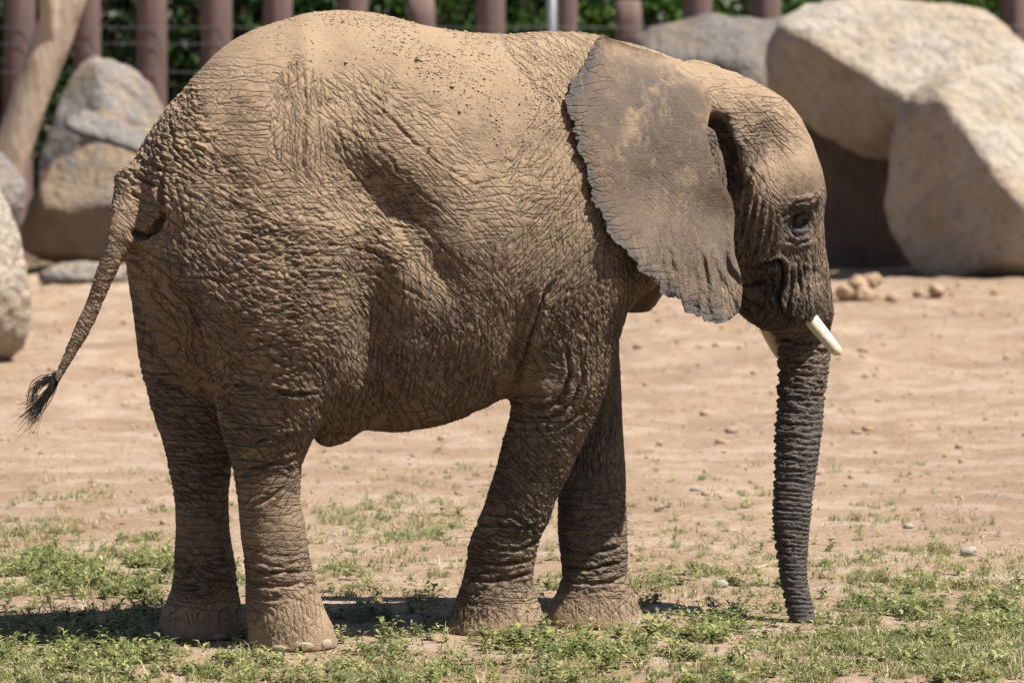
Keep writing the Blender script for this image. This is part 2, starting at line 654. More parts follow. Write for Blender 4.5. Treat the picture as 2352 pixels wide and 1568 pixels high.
def quad_normals(V, F):
    d1 = V[F[:, 2]] - V[F[:, 0]]; d2 = V[F[:, 3]] - V[F[:, 1]]
    n = np.cross(d1, d2)
    out = np.stack([np.bincount(F.ravel(), np.repeat(n[:, d], 4), len(V)) for d in range(3)], 1)
    return (out / np.maximum(np.linalg.norm(out, axis=1, keepdims=True), 1e-12)).astype(np.float32)


def relax(V, F, it=2, lam=0.5):
    e = np.concatenate([F[:, [0, 1]], F[:, [1, 2]], F[:, [2, 3]], F[:, [3, 0]]])
    n = len(V)
    for _ in range(it):
        s = np.zeros((n, 3)); c = np.bincount(e[:, 0], minlength=n) + np.bincount(e[:, 1], minlength=n)
        for d in range(3):
            s[:, d] = np.bincount(e[:, 0], V[e[:, 1], d], n) + np.bincount(e[:, 1], V[e[:, 0], d], n)
        V = V + lam * (s / np.maximum(c, 1)[:, None] - V)
    return V


V, Fq = surface_nets((-1.80, -.24, -.03), (1.24, 1.45, 2.30), 0.0205)
V = relax(V, Fq, 2)
V = project(V, 3)
V1, F1 = subdivide(V, Fq)
V1 = project(relax(V1, F1, 1, .4), 1)
bvh = BVHTree.FromPolygons(V1.tolist(), F1.tolist())
BV, BF = subdivide(V1, F1)
BN = quad_normals(BV, BF)
BV = BV.astype(np.float32)

# ------------------------------------------------------------------ skin folds
# where, which way and how deep the skin creases: (u, v, Y, angle deg (down to the right +), cell mm, elongation, depth mm)
SKIN = [
    (352, 356, .1, 25, 25, 2.4, 11), (318, 419, .1, 25, 24, 2.4, 10), (440, 335, .05, 30, 24, 2.4, 9.5), (400, 420, .03, 30, 24, 2.2, 9), (566, 210, .05, -12, 26, 4, 3), (545, 293, 0, 0, 22, 2, 2.4),
    (690, 230, 0, 92, 24, 3, 4.5), (690, 340, 0, 92, 24, 3, 4.5), (503, 419, 0, 30, 24, 2.4, 8), (545, 524, -.05, 20, 26, 2.4, 8), (712, 566, -.05, 10, 26, 2.4, 7),
    (419, 524, 0, 55, 24, 2, 6), (335, 587, .2, 55, 24, 2.6, 6), (796, 419, -.05, 45, 24, 2.8, 6), (782, 150, .2, 20, 22, 1.5, .5), (600, 110, .2, -10, 22, 2, 1.2),
    (806, 217, .05, 55, 24, 4, 4.5), (830, 290, 0, 50, 25, 4, 6), (930, 290, .05, 28, 24, 3.5, 3), (1023, 338, .05, 30, 22, 2, 2.2), (1023, 434, .05, 32, 22, 1.8, 3.5),
    (878, 434, 0, 38, 25, 3.4, 6), (1120, 483, .1, 20, 22, 1.5, 3), (1120, 250, .2, 10, 20, 1.5, .6), (1000, 150, .3, 10, 20, 1.5, .4), (1240, 434, .2, -40, 18, 1.8, 3.6), (1289, 338, .25, -50, 17, 2, 3.2), (1313, 145, .4, 60, 16, 3, 3),
    (878, 555, -.02, 18, 26, 2.6, 7), (640, 440, -.05, 25, 24, 2, 4.5),
    (960, 680, .05, 68, 22, 3, 6), (1000, 820, .05, 85, 22, 3.6, 7), (1120, 800, .1, 75, 22, 3, 6), (1120, 650, .1, 58, 22, 2.4, 4.5), (1200, 600, .15, -68, 20, 2, 4.5), (900, 900, .05, 80, 20, 2.4, 7),
    (850, 650, -.02, 40, 26, 2.4, 7), (830, 800, .05, 85, 22, 1.6, 8), (1060, 920, .15, 70, 20, 2.2, 6), (950, 970, .3, 20, 20, 2, 5),
    (600, 640, -.1, 18, 27, 2.6, 7), (500, 620, -.08, 35, 25, 2.4, 7), (700, 700, -.1, 8, 27, 2.6, 7), (620, 760, -.1, 15, 26, 2.2, 6.5), (750, 760, -.05, 25, 25, 2.4, 6.5), (780, 850, 0, 72, 22, 2.6, 7),
    (520, 780, -.06, 42, 26, 2.4, 6.5), (470, 850, 0, 80, 24, 2.6, 6), (600, 880, -.06, 8, 30, 2, 6), (680, 900, -.04, 25, 26, 2, 6), (620, 960, -.03, 14, 26, 2.2, 6.5), (705, 970, 0, 58, 22, 2.4, 6),
    (600, 1060, 0, 8, 25, 2.6, 6), (620, 1150, .02, -25, 25, 2.6, 3.6), (640, 1220, .02, -10, 22, 2, 1.8), (640, 1320, .02, 4, 25, 3.2, 7), (650, 1365, .02, 4, 18, 1.6, 5), (670, 1440, 0, 90, 15, 4.5, 4.6), (670, 1405, 0, 80, 14, 2, 3.2),
    (330, 650, .4, 62, 25, 3, 6), (350, 780, .4, 66, 25, 3, 6), (350, 900, .36, 10, 28, 2.6, 6.5), (410, 1000, .35, 18, 26, 2.4, 6.5), (455, 1100, .33, 14, 25, 2.4, 6.5), (460, 1220, .33, -5, 22, 2.4, 2.5), (460, 1330, .33, 0, 24, 3, 6.5), (460, 1380, .3, -5, 20, 2.4, 4), (460, 1430, .3, 90, 15, 3, 3.2),
    (1330, 480, .3, -50, 20, 2, 4.5), (1300, 620, .28, -70, 22, 2.6, 5.5), (1390, 650, .32, 82, 18, 2.6, 5), (1240, 800, .3, 60, 17, 2, 6), (1350, 800, .32, 78, 18, 3, 6), (1260, 935, .33, 15, 18, 2.6, 6), (1245, 880, .31, 0, 14, 1.3, 1.2),
    (1310, 960, .36, 45, 18, 2, 5), (1230, 1050, .38, 48, 20, 2, 6), (1180, 1130, .4, 45, 20, 1.8, 5), (1240, 1130, .4, 45, 18, 2, 4.5), (1160, 1230, .44, 8, 22, 3.8, 8), (1140, 1320, .45, 3, 22, 2.6, 7), (1140, 1370, .45, 0, 17, 1.4, 5), (1140, 1430, .42, 90, 16, 5, 5.6),
    (1370, 850, .8, 85, 16, 2, 4), (1380, 1050, .74, 86, 16, 2, 4), (1360, 1190, .68, 0, 18, 3, 6), (1360, 1290, .66, 14, 22, 3.2, 8), (1370, 1350, .66, 0, 17, 1.4, 4), (1370, 1410, .63, 90, 16, 4.5, 5.2),
    (1850, 790, .99, -14, 20, 3.4, 8), (1840, 880, .96, 4, 19, 4.5, 9), (1830, 1050, .9, 4, 18, 4.5, 8), (1820, 1200, .85, 4, 15, 4.5, 6), (1825, 1300, .84, 4, 14, 4.5, 5), (1835, 1400, .82, 2, 13, 3.5, 3),
    (290, 520, .04, 40, 16, 3, 4), (240, 640, 0, 24, 13, 4.5, 3.6), (180, 770, 0, 26, 12, 4.5, 3),
    (1870, 400, .8, 0, 14, 1.2, .5), (1800, 410, .75, 60, 14, 1.5, 1.0), (1800, 300, .76, 45, 15, 1.4, 2.6), (1740, 270, .74, 10, 16, 1.4, 3.5), (1690, 210, .8, 20, 16, 1.5, 2), (1730, 410, .74, 72, 16, 3, 4.5), (1745, 560, .76, 100, 16, 4.5, 6),
    (1800, 560, .77, 92, 15, 3, 4.5), (1838, 585, .8, 35, 14, 2.2, 6), (1875, 600, .88, 80, 15, 4, 5), (1850, 690, .8, 80, 15, 4.2, 7), (1895, 700, .95, 88, 14, 3, 5), (1740, 690, .87, 70, 14, 1.6, 6), (1888, 500, .95, 88, 14, 4, 3.5), (1830, 500, .82, 20, 13, 3, 5),
]
# single deep folds: (points, half width px, depth mm, Y)
FOLDS = [
    ([(480, 905), (530, 882), (600, 890), (680, 905), (735, 902)], 5, 8, -.02), ([(500, 962), (560, 986), (640, 1000), (700, 1000)], 5, 8, 0), ([(512, 1012), (560, 1022), (620, 1004), (690, 1015)], 4, 7, .02),
    ([(545, 1092), (600, 1072), (660, 1060), (690, 1052)], 5, 8, .03), ([(553, 1180), (600, 1150), (655, 1118)], 4, 6, .03), ([(470, 845), (540, 795), (600, 800), (700, 790)], 4, 6, -.05),
    ([(565, 1310), (610, 1318), (660, 1312), (712, 1320)], 4, 8, .03), ([(568, 1336), (620, 1346), (690, 1340), (728, 1350)], 4, 7, .03), ([(563, 1360), (610, 1375), (655, 1370)], 4, 7, .03), ([(562, 1270), (600, 1292), (650, 1300), (700, 1290)], 4, 5, .03),
    ([(328, 880), (380, 885), (435, 902)], 5, 8, .36), ([(348, 937), (400, 950), (460, 960)], 4, 7, .36), ([(368, 985), (420, 1000), (480, 1006)], 5, 7, .35), ([(385, 1040), (450, 1060), (525, 1052)], 5, 8, .34), ([(395, 1082), (460, 1098), (528, 1086)], 5, 8, .34),
    ([(398, 1352), (450, 1347), (545, 1325)], 4, 7, .33), ([(400, 1320), (450, 1310), (500, 1300)], 3, 6, .33), ([(392, 1368), (440, 1372), (540, 1362)], 4, 5, .32),
    ([(1198, 922), (1240, 936), (1280, 926), (1300, 890), (1312, 850), (1302, 800)], 6, 15, .33), ([(1196, 952), (1260, 962), (1312, 932), (1338, 880), (1338, 815)], 5, 9, .33), ([(1190, 978), (1270, 988), (1335, 950), (1360, 890)], 5, 7, .35), ([(1215, 860), (1250, 845), (1290, 855)], 4, 6, .31),
    ([(1080, 1215), (1130, 1195), (1200, 1212), (1255, 1203)], 5, 10, .45), ([(1070, 1250), (1130, 1255), (1190, 1266), (1240, 1247)], 5, 10, .45), ([(1068, 1285), (1130, 1295), (1225, 1290)], 5, 9, .45), ([(1065, 1328), (1120, 1335), (1180, 1326), (1226, 1318)], 5, 10, .45), ([(1165, 1182), (1212, 1202), (1236, 1236), (1215, 1275)], 5, 9, .45),
    ([(1285, 1262), (1360, 1270), (1440, 1252)], 5, 9, .68), ([(1288, 1300), (1350, 1306), (1438, 1290)], 5, 10, .68), ([(1290, 1332), (1360, 1338), (1440, 1326)], 4, 8, .68), ([(1284, 1200), (1360, 1210), (1440, 1196)], 4, 6, .7),
    ([(1285, 630), (1243, 700), (1216, 770), (1196, 850), (1182, 905)], 8, 20, .26), ([(1300, 560), (1262, 640), (1236, 720)], 5, 7, .22),
    ([(692, 150), (702, 230), (697, 330), (702, 430)], 6, 5, .02), ([(722, 170), (732, 260), (722, 370)], 5, 4, .02), ([(802, 200), (862, 330), (960, 440), (1060, 520)], 5, 2.5, .02), ([(782, 230), (832, 350), (930, 480), (1020, 570), (1100, 655)], 5, 3, 0),
    ([(762, 260), (802, 380), (880, 490), (960, 560)], 5, 3, 0), ([(800, 620), (900, 642), (1000, 705)], 5, 3, 0), ([(830, 180), (900, 280), (1000, 370), (1120, 440)], 5, 4, .05), ([(740, 560), (840, 575), (930, 620)], 5, 3.5, -.05),
    ([(300, 360), (350, 380), (420, 400)], 6, 8, .08), ([(385, 270), (400, 330), (440, 380)], 5, 6, .08), ([(372, 400), (368, 450), (372, 500), (350, 530)], 7, 18, .02), ([(290, 440), (330, 455), (365, 470)], 5, 7, .05), ([(306, 536), (335, 541), (364, 527), (380, 492)], 9, 34, .08), ([(300, 400), (340, 420), (372, 430)], 5, 7, .05),
    ([(440, 700), (462, 780), (480, 860), (500, 940)], 7, 12, 0), ([(425, 640), (445, 720), (470, 800)], 5, 8, 0),
    ([(1800, 484), (1828, 466), (1864, 460), (1880, 452)], 3.5, 9, .82), ([(1792, 496), (1822, 479), (1860, 473)], 3, 7, .82), ([(1812, 522), (1832, 542), (1860, 531), (1868, 500)], 3.5, 7, .82), ([(1800, 545), (1835, 562), (1868, 548)], 3.5, 7, .82), ([(1879, 458), (1876, 490), (1868, 522)], 3, 7, .86),
    ([(1712, 628), (1750, 608), (1785, 600), (1800, 613), (1796, 642), (1786, 682), (1792, 716), (1815, 736)], 6, 30, .82), ([(1765, 626), (1776, 652), (1768, 690), (1784, 726)], 5, 12, .84), ([(1708, 655), (1740, 650), (1765, 640)], 4, 9, .84),
    ([(1800, 730), (1850, 744), (1890, 748), (1906, 757)], 5, 10, .85),
    ([(1622, 262), (1650, 292), (1670, 345), (1684, 410), (1690, 470)], 17, 40, .80), ([(1664, 330), (1682, 385), (1700, 440)], 5, -14, .80), ([(1690, 300), (1716, 350), (1724, 400), (1712, 450)], 5, 10, .74), ([(1735, 430), (1725, 500), (1712, 580)], 4, 8, .75), ([(1752, 440), (1743, 520), (1731, 600)], 4, 7, .75), ([(1768, 450), (1762, 520), (1750, 592)], 3.5, 6, .76), ([(1720, 420), (1706, 500), (1700, 570)], 5, 10, .75), ([(1785, 480), (1780, 540), (1770, 592)], 3, 5, .78),
    ([(1850, 590), (1856, 650), (1850, 720)], 3, 8, .82), ([(1835, 600), (1838, 660), (1828, 722)], 3, 8, .82), ([(1818, 610), (1816, 660), (1806, 715)], 3, 8, .82), ([(1868, 590), (1876, 660), (1874, 730)], 3, 7, .86),
    ([(1779, 770), (1830, 790), (1880, 780), (1905, 790)], 5, 9, .98), ([(1784, 810), (1830, 832), (1870, 815), (1908, 812)], 5, 8, .97),
]


def worley(P, E, r, g, k=0):
    """cellular cracks stretched along E: (second - first distance) / g"""
    out = np.empty(len(P), np.float32)
    offs = [(a, b, c) for a in range(-2, 3) for b in range(-2, 3) for c in range(-2, 3)]
    for i in range(0, len(P), 40000):
        p = (P[i:i + 40000] / g).astype(np.float32)
        e = E[i:i + 40000].astype(np.float32)
        cut = 1 - 1 / r[i:i + 40000].astype(np.float32) ** 2
        b = np.floor(p).astype(np.int32)
        fx, fy, fz = (p - b).T
        d1 = np.full(len(p), 9., np.float32); d2 = d1.copy()
        for (a, bb, c) in offs:
            ix, iy, iz = b[:, 0] + a, b[:, 1] + bb, b[:, 2] + c
            h = (ix * np.int32(73856093)) ^ (iy * np.int32(19349663)) ^ (iz * np.int32(83492791)) ^ np.int32(k * 7919)
            h = (h ^ (h >> 15)) * np.int32(0x2c1b3c6d)
            h = (h ^ (h >> 12)) * np.int32(0x297a2d39)
            h = h ^ (h >> 15)
            dx = a + (h & 1023) * np.float32(1 / 1024) - fx
            dy = bb + ((h >> 10) & 1023) * np.float32(1 / 1024) - fy
            dz = c + ((h >> 20) & 1023) * np.float32(1 / 1024) - fz
            al = dx * e[:, 0] + dy * e[:, 1] + dz * e[:, 2]
            d = dx * dx + dy * dy + dz * dz - al * al * cut
            lo = np.minimum(d, d1)
            d2 = np.minimum(d2, np.maximum(d, d1))
            d1 = lo
        out[i:i + 40000] = np.sqrt(np.maximum(d2, 0)) - np.sqrt(np.maximum(d1, 0))
    return out


sk = np.array(SKIN, float)
skp = at(sk[:, 0], sk[:, 1], sk[:, 2])


def skin_field(P):
    C2 = np.zeros(len(P)); S2 = C2.copy(); G = C2.copy(); R = C2.copy(); D = C2.copy()
    val = np.stack([np.cos(2 * np.radians(sk[:, 3])), np.sin(2 * np.radians(sk[:, 3])), np.log(sk[:, 4]), sk[:, 5], sk[:, 6]], 1)
    out = np.empty((len(P), 5), np.float32)
    W3 = np.array([1, .6, 1])
    for i in range(0, len(P), 20000):
        q = P[i:i + 20000] * W3
        d = ((q ** 2).sum(1)[:, None] + ((skp * W3) ** 2).sum(1)[None] - 2 * q @ (skp * W3).T)
        w = np.exp(-(d - d.min(1, keepdims=True)) / (2 * .045 ** 2))
        w /= w.sum(1, keepdims=True)
        out[i:i + 20000] = w @ val
    return out


def fold_field(P, N):
    """displacement of the single folds"""
    d = np.zeros(len(P), np.float32)
    wob = vnoise(P, 30, 5) * .006
    wob2 = vnoise(P, 30, 6) * .006
    dep = 1 + .5 * vnoise(P, 22, 8)
    for pts, w, mm, Y in FOLDS:
        pts = np.array(pts, float)
        q = at(pts[:, 0], pts[:, 1], Y)
        k = (Y - CAM[1]) / FPX
        W = max(w * k * .8, .0062)
        lo = q.min(0) - .06; hi = q.max(0) + .06
        m = np.where((P[:, 0] > lo[0]) & (P[:, 0] < hi[0]) & (P[:, 2] > lo[2]) & (P[:, 2] < hi[2]) & (np.abs(P[:, 1] - Y) < .17) & (N[:, 1] < .35))[0]
        if not len(m): continue
        # densify
        t = np.linspace(0, 1, len(pts)); tt = np.linspace(0, 1, 5 * len(pts))
        qx = np.interp(tt, t, q[:, 0]); qz = np.interp(tt, t, q[:, 2])
        px = P[m, 0] + wob[m]; pz = P[m, 2] + wob2[m]
        best = np.full(len(m), 1e9); bt = np.zeros(len(m))
        for j in range(len(tt) - 1):
            ax, az, bx, bz = qx[j], qz[j], qx[j + 1], qz[j + 1]
            ux, uz = bx - ax, bz - az
            s = np.clip(((px - ax) * ux + (pz - az) * uz) / (ux * ux + uz * uz + 1e-12), 0, 1)
            e = (px - ax - s * ux) ** 2 + (pz - az - s * uz) ** 2
            g = e < best
            best[g] = e[g]; bt[g] = (tt[j] + s * (tt[j + 1] - tt[j]))[g]
        e = np.sqrt(best)
        fade = np.clip(np.minimum(bt, 1 - bt) * 6, 0.15, 1)
        prof = -np.exp(-(e / W) ** 2) + .35 * np.exp(-((e - 2.3 * W) / (1.4 * W)) ** 2)
        d[m] += (mm * .0014 * fade * dep[m] * prof).astype(np.float32)
    return d


def wrinkle(P, N):
    fld = skin_field(P)
    th = 0.5 * np.arctan2(fld[:, 1], fld[:, 0])
    th = th + .20 * vnoise(P, 8, 3) + .12 * vnoise(P, 25, 4)
    E = np.stack([np.cos(th), np.zeros_like(th), -np.sin(th)], 1)
    # lay the direction into the surface, turning round the limb
    side = np.stack([-N[:, 1], N[:, 0], np.zeros(len(N))], 1)      # horizontal tangent
    sl = np.linalg.norm(side, axis=1, keepdims=True)
    side = np.where(sl > .05, side / np.maximum(sl, .05), np.array([[1.0, 0, 0]]))
    side = side * np.where(side[:, :1] < 0, -1, 1) * np.where(np.abs(side[:, :1]) < .15, np.sign(side[:, :1] + 1e-6), 1)
    up = np.cross(side, N); up *= np.sign(up[:, 2:3] + 1e-6)
    E = np.cos(th)[:, None] * side - np.sin(th)[:, None] * up
    E /= np.maximum(np.linalg.norm(E, axis=1, keepdims=True), 1e-6)
    g = np.exp(fld[:, 2]); r = np.clip(fld[:, 3] * 1.4, 1.3, 4.6); dep = fld[:, 4] * .00145
    warp = np.stack([vnoise(P, 40, 21), vnoise(P, 40, 22), vnoise(P, 40, 23)], 1) * .004
    Q = P + warp
    disp = np.zeros(len(P), np.float32)
    LV = [13., 18., 25.]
    crack = np.ones(len(P), np.float32)
    for li, G in enumerate(LV):
        lo = LV[li - 1] if li else 1; hi = LV[li + 1] if li + 1 < len(LV) else 999
        w = np.where(g < G, np.clip((g - lo) / (G - lo), 0, 1) if li else 1.0, np.clip((hi - g) / (hi - G), 0, 1) if hi < 900 else 1.0)
        m = np.where(w > .04)[0]
        f = worley(Q[m], E[m], r[m], G * .001 * 1.0, 31 + li)
        pr = smooth(0, .42, f)
        pr = .5 * pr + .5 * smooth(0, .15, f)
        disp[m] += (w[m] * dep[m] * (pr - .8)).astype(np.float32)
    # broad soft rolls of skin along the same lines
    f = worley(Q, E, np.clip(r * 1.1, 1.3, 4), .055, 77)
    disp += (.5 * dep * (smooth(0, .9, f) - .5)).astype(np.float32)
    disp *= .7 + .45 * vnoise(P, 7, 41)
    # rings of the trunk, lobed along its rear edge
    tm = smooth(1.10, 1.00, P[:, 2]) * smooth(.80, .84, P[:, 0])
    zz = P[:, 2] + .10 * (P[:, 0] - 1.0) + .006 * vnoise(P, 22, 51) + .003 * vnoise(P, 60, 52)
    per = .0145 + .009 * smooth(.15, .9, P[:, 2])
    idx = np.where(tm > .01)[0]
    zs = np.linspace(-.1, 1.3, 1500)
    ph = np.interp(zz[idx], zs, np.cumsum((zs[1] - zs[0]) / (.0145 + .009 * smooth(.15, .9, zs))))
    ring = (.5 + .5 * np.cos(2 * np.pi * ph)) ** 2.5
    lobe = np.abs(np.sin(np.pi * ph / 2.0 + .7 * vnoise(P[idx], 14, 55)))
    back = smooth(.3, -.5, N[idx, 0])
    disp[idx] += (tm[idx] * (-.0055 * ring * (1.1 + .5 * vnoise(P[idx], 30, 53)) + back * .009 * (lobe - .5))).astype(np.float32)
    return disp, th, dep


_w, TH, DEP = wrinkle(BV, BN)
disp = _w + fold_field(BV, BN)
lowm = smooth(0.0, 0.03, BV[:, 2])
BV2 = BV + BN * (disp * lowm)[:, None]
BV2 += BN * (.004 * fbm(BV, 9, 2, 60))[:, None]
BV2[:, 2] = np.maximum(BV2[:, 2], 0.0)

# ------------------------------------------------------------------ ears
EAR = [(1381, 79), (1366, 101), (1352, 128), (1339, 154), (1314, 188), (1301, 223), (1302, 258), (1318, 277), (1320, 300), (1326, 327), (1332, 352), (1345, 376), (1350, 405), (1359, 431), (1361, 461), (1376, 480), (1387, 500),
       (1396, 535), (1412, 552), (1430, 566), (1448, 588), (1463, 603), (1472, 624), (1498, 642), (1519, 653), (1517, 669), (1530, 678), (1545, 681), (1564, 684), (1569, 700), (1578, 714), (1597, 724), (1614, 728), (1617, 738), (1634, 741), (1649, 743), (1671, 737),
       (1693, 719), (1703, 694), (1705, 654), (1699, 619), (1688, 585), (1685, 545), (1688, 495), (1680, 456), (1662, 421), (1644, 386), (1630, 337), (1624, 297), (1630, 263), (1650, 225), (1650, 190), (1630, 172), (1567, 142), (1492, 118), (1443, 103), (1408, 90)]
EAR_N, EAR_M = 520, 84
EC = np.array([1505., 400.])
# depth of the flap (u, v, Y)
EAR_Y = np.array([(1381, 85, .50), (1320, 190, .40), (1302, 240, .36), (1335, 370, .29), (1400, 540, .27), (1470, 620, .29), (1560, 690, .40), (1640, 735, .46), (1700, 690, .58), (1690, 560, .67), (1672, 430, .80), (1640, 300, .88),
                  (1500, 400, .48), (1560, 300, .62), (1430, 300, .45), (1430, 450, .38), (1580, 500, .54), (1560, 600, .45), (1640, 620, .56)], float)


def catmull_closed(p, n):
    p = np.array(p, float)
    m = len(p)
    per = 12
    out = []
    for i in range(m):
        a, b, c, d = p[i - 1], p[i], p[(i + 1) % m], p[(i + 2) % m]
        for t in np.arange(per) / per:
            # cubic with little tension so notches stay
            out.append(b + .5 * t * ((c - a) * .5 * (1 - t) ** 2) + (c - b) * t * t * (3 - 2 * t) * 1.0 + 0 * d)
    out = np.array(out)
    L = np.concatenate([[0], np.cumsum(np.linalg.norm(np.diff(np.vstack([out, out[:1]]), axis=0), axis=1))])
    s = np.linspace(0, L[-1], n, endpoint=False)
    x = np.interp(s, L, np.append(out[:, 0], out[0, 0])); y = np.interp(s, L, np.append(out[:, 1], out[0, 1]))
    return np.stack([x, y], 1)


def tps(ctrl, u, v):
    c = ctrl[:, :2] / 400.0
    U = lambda r2: .5 * r2 * np.log(r2 + 1e-9)
    n = len(c)
    K = U(((c[:, None] - c[None]) ** 2).sum(-1)) + .02 * np.eye(n)
    Pm = np.column_stack([np.ones(n), c])
    A = np.block([[K, Pm], [Pm.T, np.zeros((3, 3))]])
    w = np.linalg.solve(A, np.append(ctrl[:, 2], [0, 0, 0]))
    q = np.stack([u, v], 1) / 400.0
    return U(((q[:, None] - c[None]) ** 2).sum(-1)) @ w[:n] + w[n] + q @ w[n + 1:]


def build_ear(N_, M_):
    o = catmull_closed(EAR, N_)
    idx = np.arange(N_)
    # torn, scalloped rear and lower rim
    rimw = ((o[:, 0] < 1690) & ((o[:, 1] > 120) | ((o[:, 0] < 1395) & (o[:, 1] > 70))) & ~((o[:, 0] > 1600) & (o[:, 1] < 600))).astype(float)
    rimw = np.convolve(np.concatenate([rimw[-10:], rimw, rimw[:10]]), np.ones(21) / 21, 'valid')
    nrm = np.roll(o, -1, 0) - np.roll(o, 1, 0)
    nrm = np.stack([-nrm[:, 1], nrm[:, 0]], 1); nrm /= np.linalg.norm(nrm, axis=1, keepdims=True) + 1e-9
    P3 = np.stack([o[:, 0] * .01, o[:, 1] * .01, o[:, 0] * 0], 1)
    sc = np.abs(vnoise(P3, 7, 3)) * 8 + np.maximum(vnoise(P3, 21, 4), 0) * 5 - 3
    o = o + nrm * (sc * rimw)[:, None]
    rr = 1 - (1 - np.linspace(0.02, 1, M_)) ** 1.25
    kk = np.exp(-.5 * (np.arange(-40, 41) / (N_ / 36)) ** 2); kk /= kk.sum()
    osm = np.stack([np.convolve(np.concatenate([o[-40:, d], o[:, d], o[:40, d]]), kk, 'valid') for d in (0, 1)], 1)
    wr = smooth(.72, 1, rr)[:, None, None]
    uv = EC + rr[:, None, None] * ((1 - wr) * (osm - EC)[None] + wr * (o - EC)[None])
    u, v = uv[..., 0].ravel(), uv[..., 1].ravel()
    # depth of the flap on a regular net: clear of the body where free, sunk into it along the root
    st = 5.0
    gu = np.arange(1270, 1740, st); gv = np.arange(50, 780, st)
    GU, GVv = np.meshgrid(gu, gv)
    U_, V_ = GU.ravel(), GVv.ravel()
    D = ray(U_, V_)
    yb = np.empty(len(U_))
    camv = Vector(CAM)
    for i in range(len(U_)):
        h = bvh.ray_cast(camv, Vector(D[i]))
        yb[i] = h[0].y if h[0] is not None else 9.
    Y = tps(EAR_Y, U_, V_)
    rp = [(1652, 262), (1660, 225), (1652, 190), (1625, 166), (1567, 138), (1500, 116), (1450, 103), (1415, 92)]
    dist = np.full(len(U_), 1e9)
    for (a, b), (c, d) in zip(rp[:-1], rp[1:]):
        t = np.clip(((U_ - a) * (c - a) + (V_ - b) * (d - b)) / ((c - a) ** 2 + (d - b) ** 2), 0, 1)
        dist = np.minimum(dist, np.hypot(U_ - a - t * (c - a), V_ - b - t * (d - b)))
    root = 1 - smooth(4, 75, dist)
    gap = .030 - .052 * smooth(.35, 1, root)
    yc = np.where(yb < 8, yb, Y + .1)
    Y = np.where(yb < 8, np.minimum(Y, yb - gap) * (1 - root) + root * (yc - gap), Y)
    sh = GU.shape
    Yg = Y.reshape(sh); lim = np.where(yb < 8, yb - gap, 9).reshape(sh)
    for _ in range(30):
        p = np.pad(Yg, 1, mode='edge')
        Yg = np.minimum(.25 * (p[:-2, 1:-1] + p[2:, 1:-1] + p[1:-1, :-2] + p[1:-1, 2:]), lim + .004)

    def sample(A, uu, vv):
        x = np.clip((uu - gu[0]) / st, 0, len(gu) - 1.01); y = np.clip((vv - gv[0]) / st, 0, len(gv) - 1.01)
        i, j = y.astype(int), x.astype(int); fy, fx = y - i, x - j
        return (A[i, j] * (1 - fx) + A[i, j + 1] * fx) * (1 - fy) + (A[i + 1, j] * (1 - fx) + A[i + 1, j + 1] * fx) * fy
    Y = sample(Yg, u, v)
    root = sample(root.reshape(sh), u, v)
    UV3 = np.stack([u, v, u * 0], 1)
    # folds of the lobe, rolled front edge
    low = smooth(500, 640, v) * smooth(1490, 1560, u)
    Y = Y + low * (.014 * np.sin((u - .18 * (v - 600)) / 5.2 + 3 * vnoise(UV3, .02, 9)) * (.5 + .5 * vnoise(UV3, .03, 11)) + .020 * np.sin(u / 12.0 + .6))
    Y = Y + .010 * np.sin(u / 27.0 + v * .006) * smooth(250, 420, v) * (1 - root)
    Y = Y - .014 * np.exp(-((u - 1500 + (v - 560) * .38) / 20) ** 2) * smooth(380, 520, v) * smooth(720, 640, v)
    Y = Y - .010 * np.exp(-((u - 1548 + (v - 560) * .32) / 17) ** 2) * smooth(420, 540, v) * smooth(720, 640, v)
    front = np.exp(-((u - (1676 + .10 * (v - 560) * (v > 560))) / 15) ** 2) * smooth(420, 500, v)
    Y = Y - .012 * front
    rim = (rr[:, None] * np.ones(N_)).ravel()
    rw = np.tile(rimw, M_)
    Y = Y + .010 * smooth(.95, 1, rim) * rw * vnoise(UV3, .05, 14)
    P = at(u, v, Y)
    Pn = P.astype(np.float32)
    rad = np.stack([u - EC[0] - 60, v * 0, -(v - EC[1]) * .6], 1); rad /= np.linalg.norm(rad, axis=1, keepdims=True) + 1e-6
    f = worley(Pn, rad, np.full(len(P), 4.5), .017, 5)
    f2 = worley(Pn, rad, np.full(len(P), 1.3), .012, 6)
    edge = smooth(.70, .98, rim) * rw
    amt = .0034 * edge + .003 * low * smooth(520, 640, v)
    P[:, 1] += -amt * (smooth(0, .4, f) - .5) - .0009 * (smooth(0, .5, f2) - .5) * (1 - root) - .006 * fbm(Pn, 7, 4, 19)
    th = np.where(rim > .97, .0045, .0065 + .012 * (1 - rim))
    Bk = P + np.array([0, 1, 0]) * th[:, None] * 2
    n = M_ * N_
    VV = np.concatenate([P, Bk])
    i = np.arange(M_ - 1)[:, None] * N_; j = idx[None]
    a = (i + j).ravel(); b = (i + (j + 1) % N_).ravel()
    q = np.stack([a, b, b + N_, a + N_], 1)
    qb = q[:, ::-1] + n
    e0 = (M_ - 1) * N_
    rimq = np.stack([e0 + idx, e0 + (idx + 1) % N_, e0 + (idx + 1) % N_ + n, e0 + idx + n], 1)
    hub = len(VV)
    VV = np.vstack([VV, P[:N_].mean(0), Bk[:N_].mean(0)])
    fan = np.stack([np.full(N_ // 2, hub), idx[0::2], idx[1::2], np.roll(idx[0::2], -1)], 1)[:, ::-1]
    fanb = np.stack([np.full(N_ // 2, hub + 1), idx[0::2] + n, idx[1::2] + n, np.roll(idx[0::2], -1) + n], 1)
    return VV, np.concatenate([q, qb, rimq, fan, fanb]), np.append(np.tile(rim * np.clip(rw + .1, 0, 1), 2), [0, 0]), np.append(np.tile(root, 2), [0, 0])


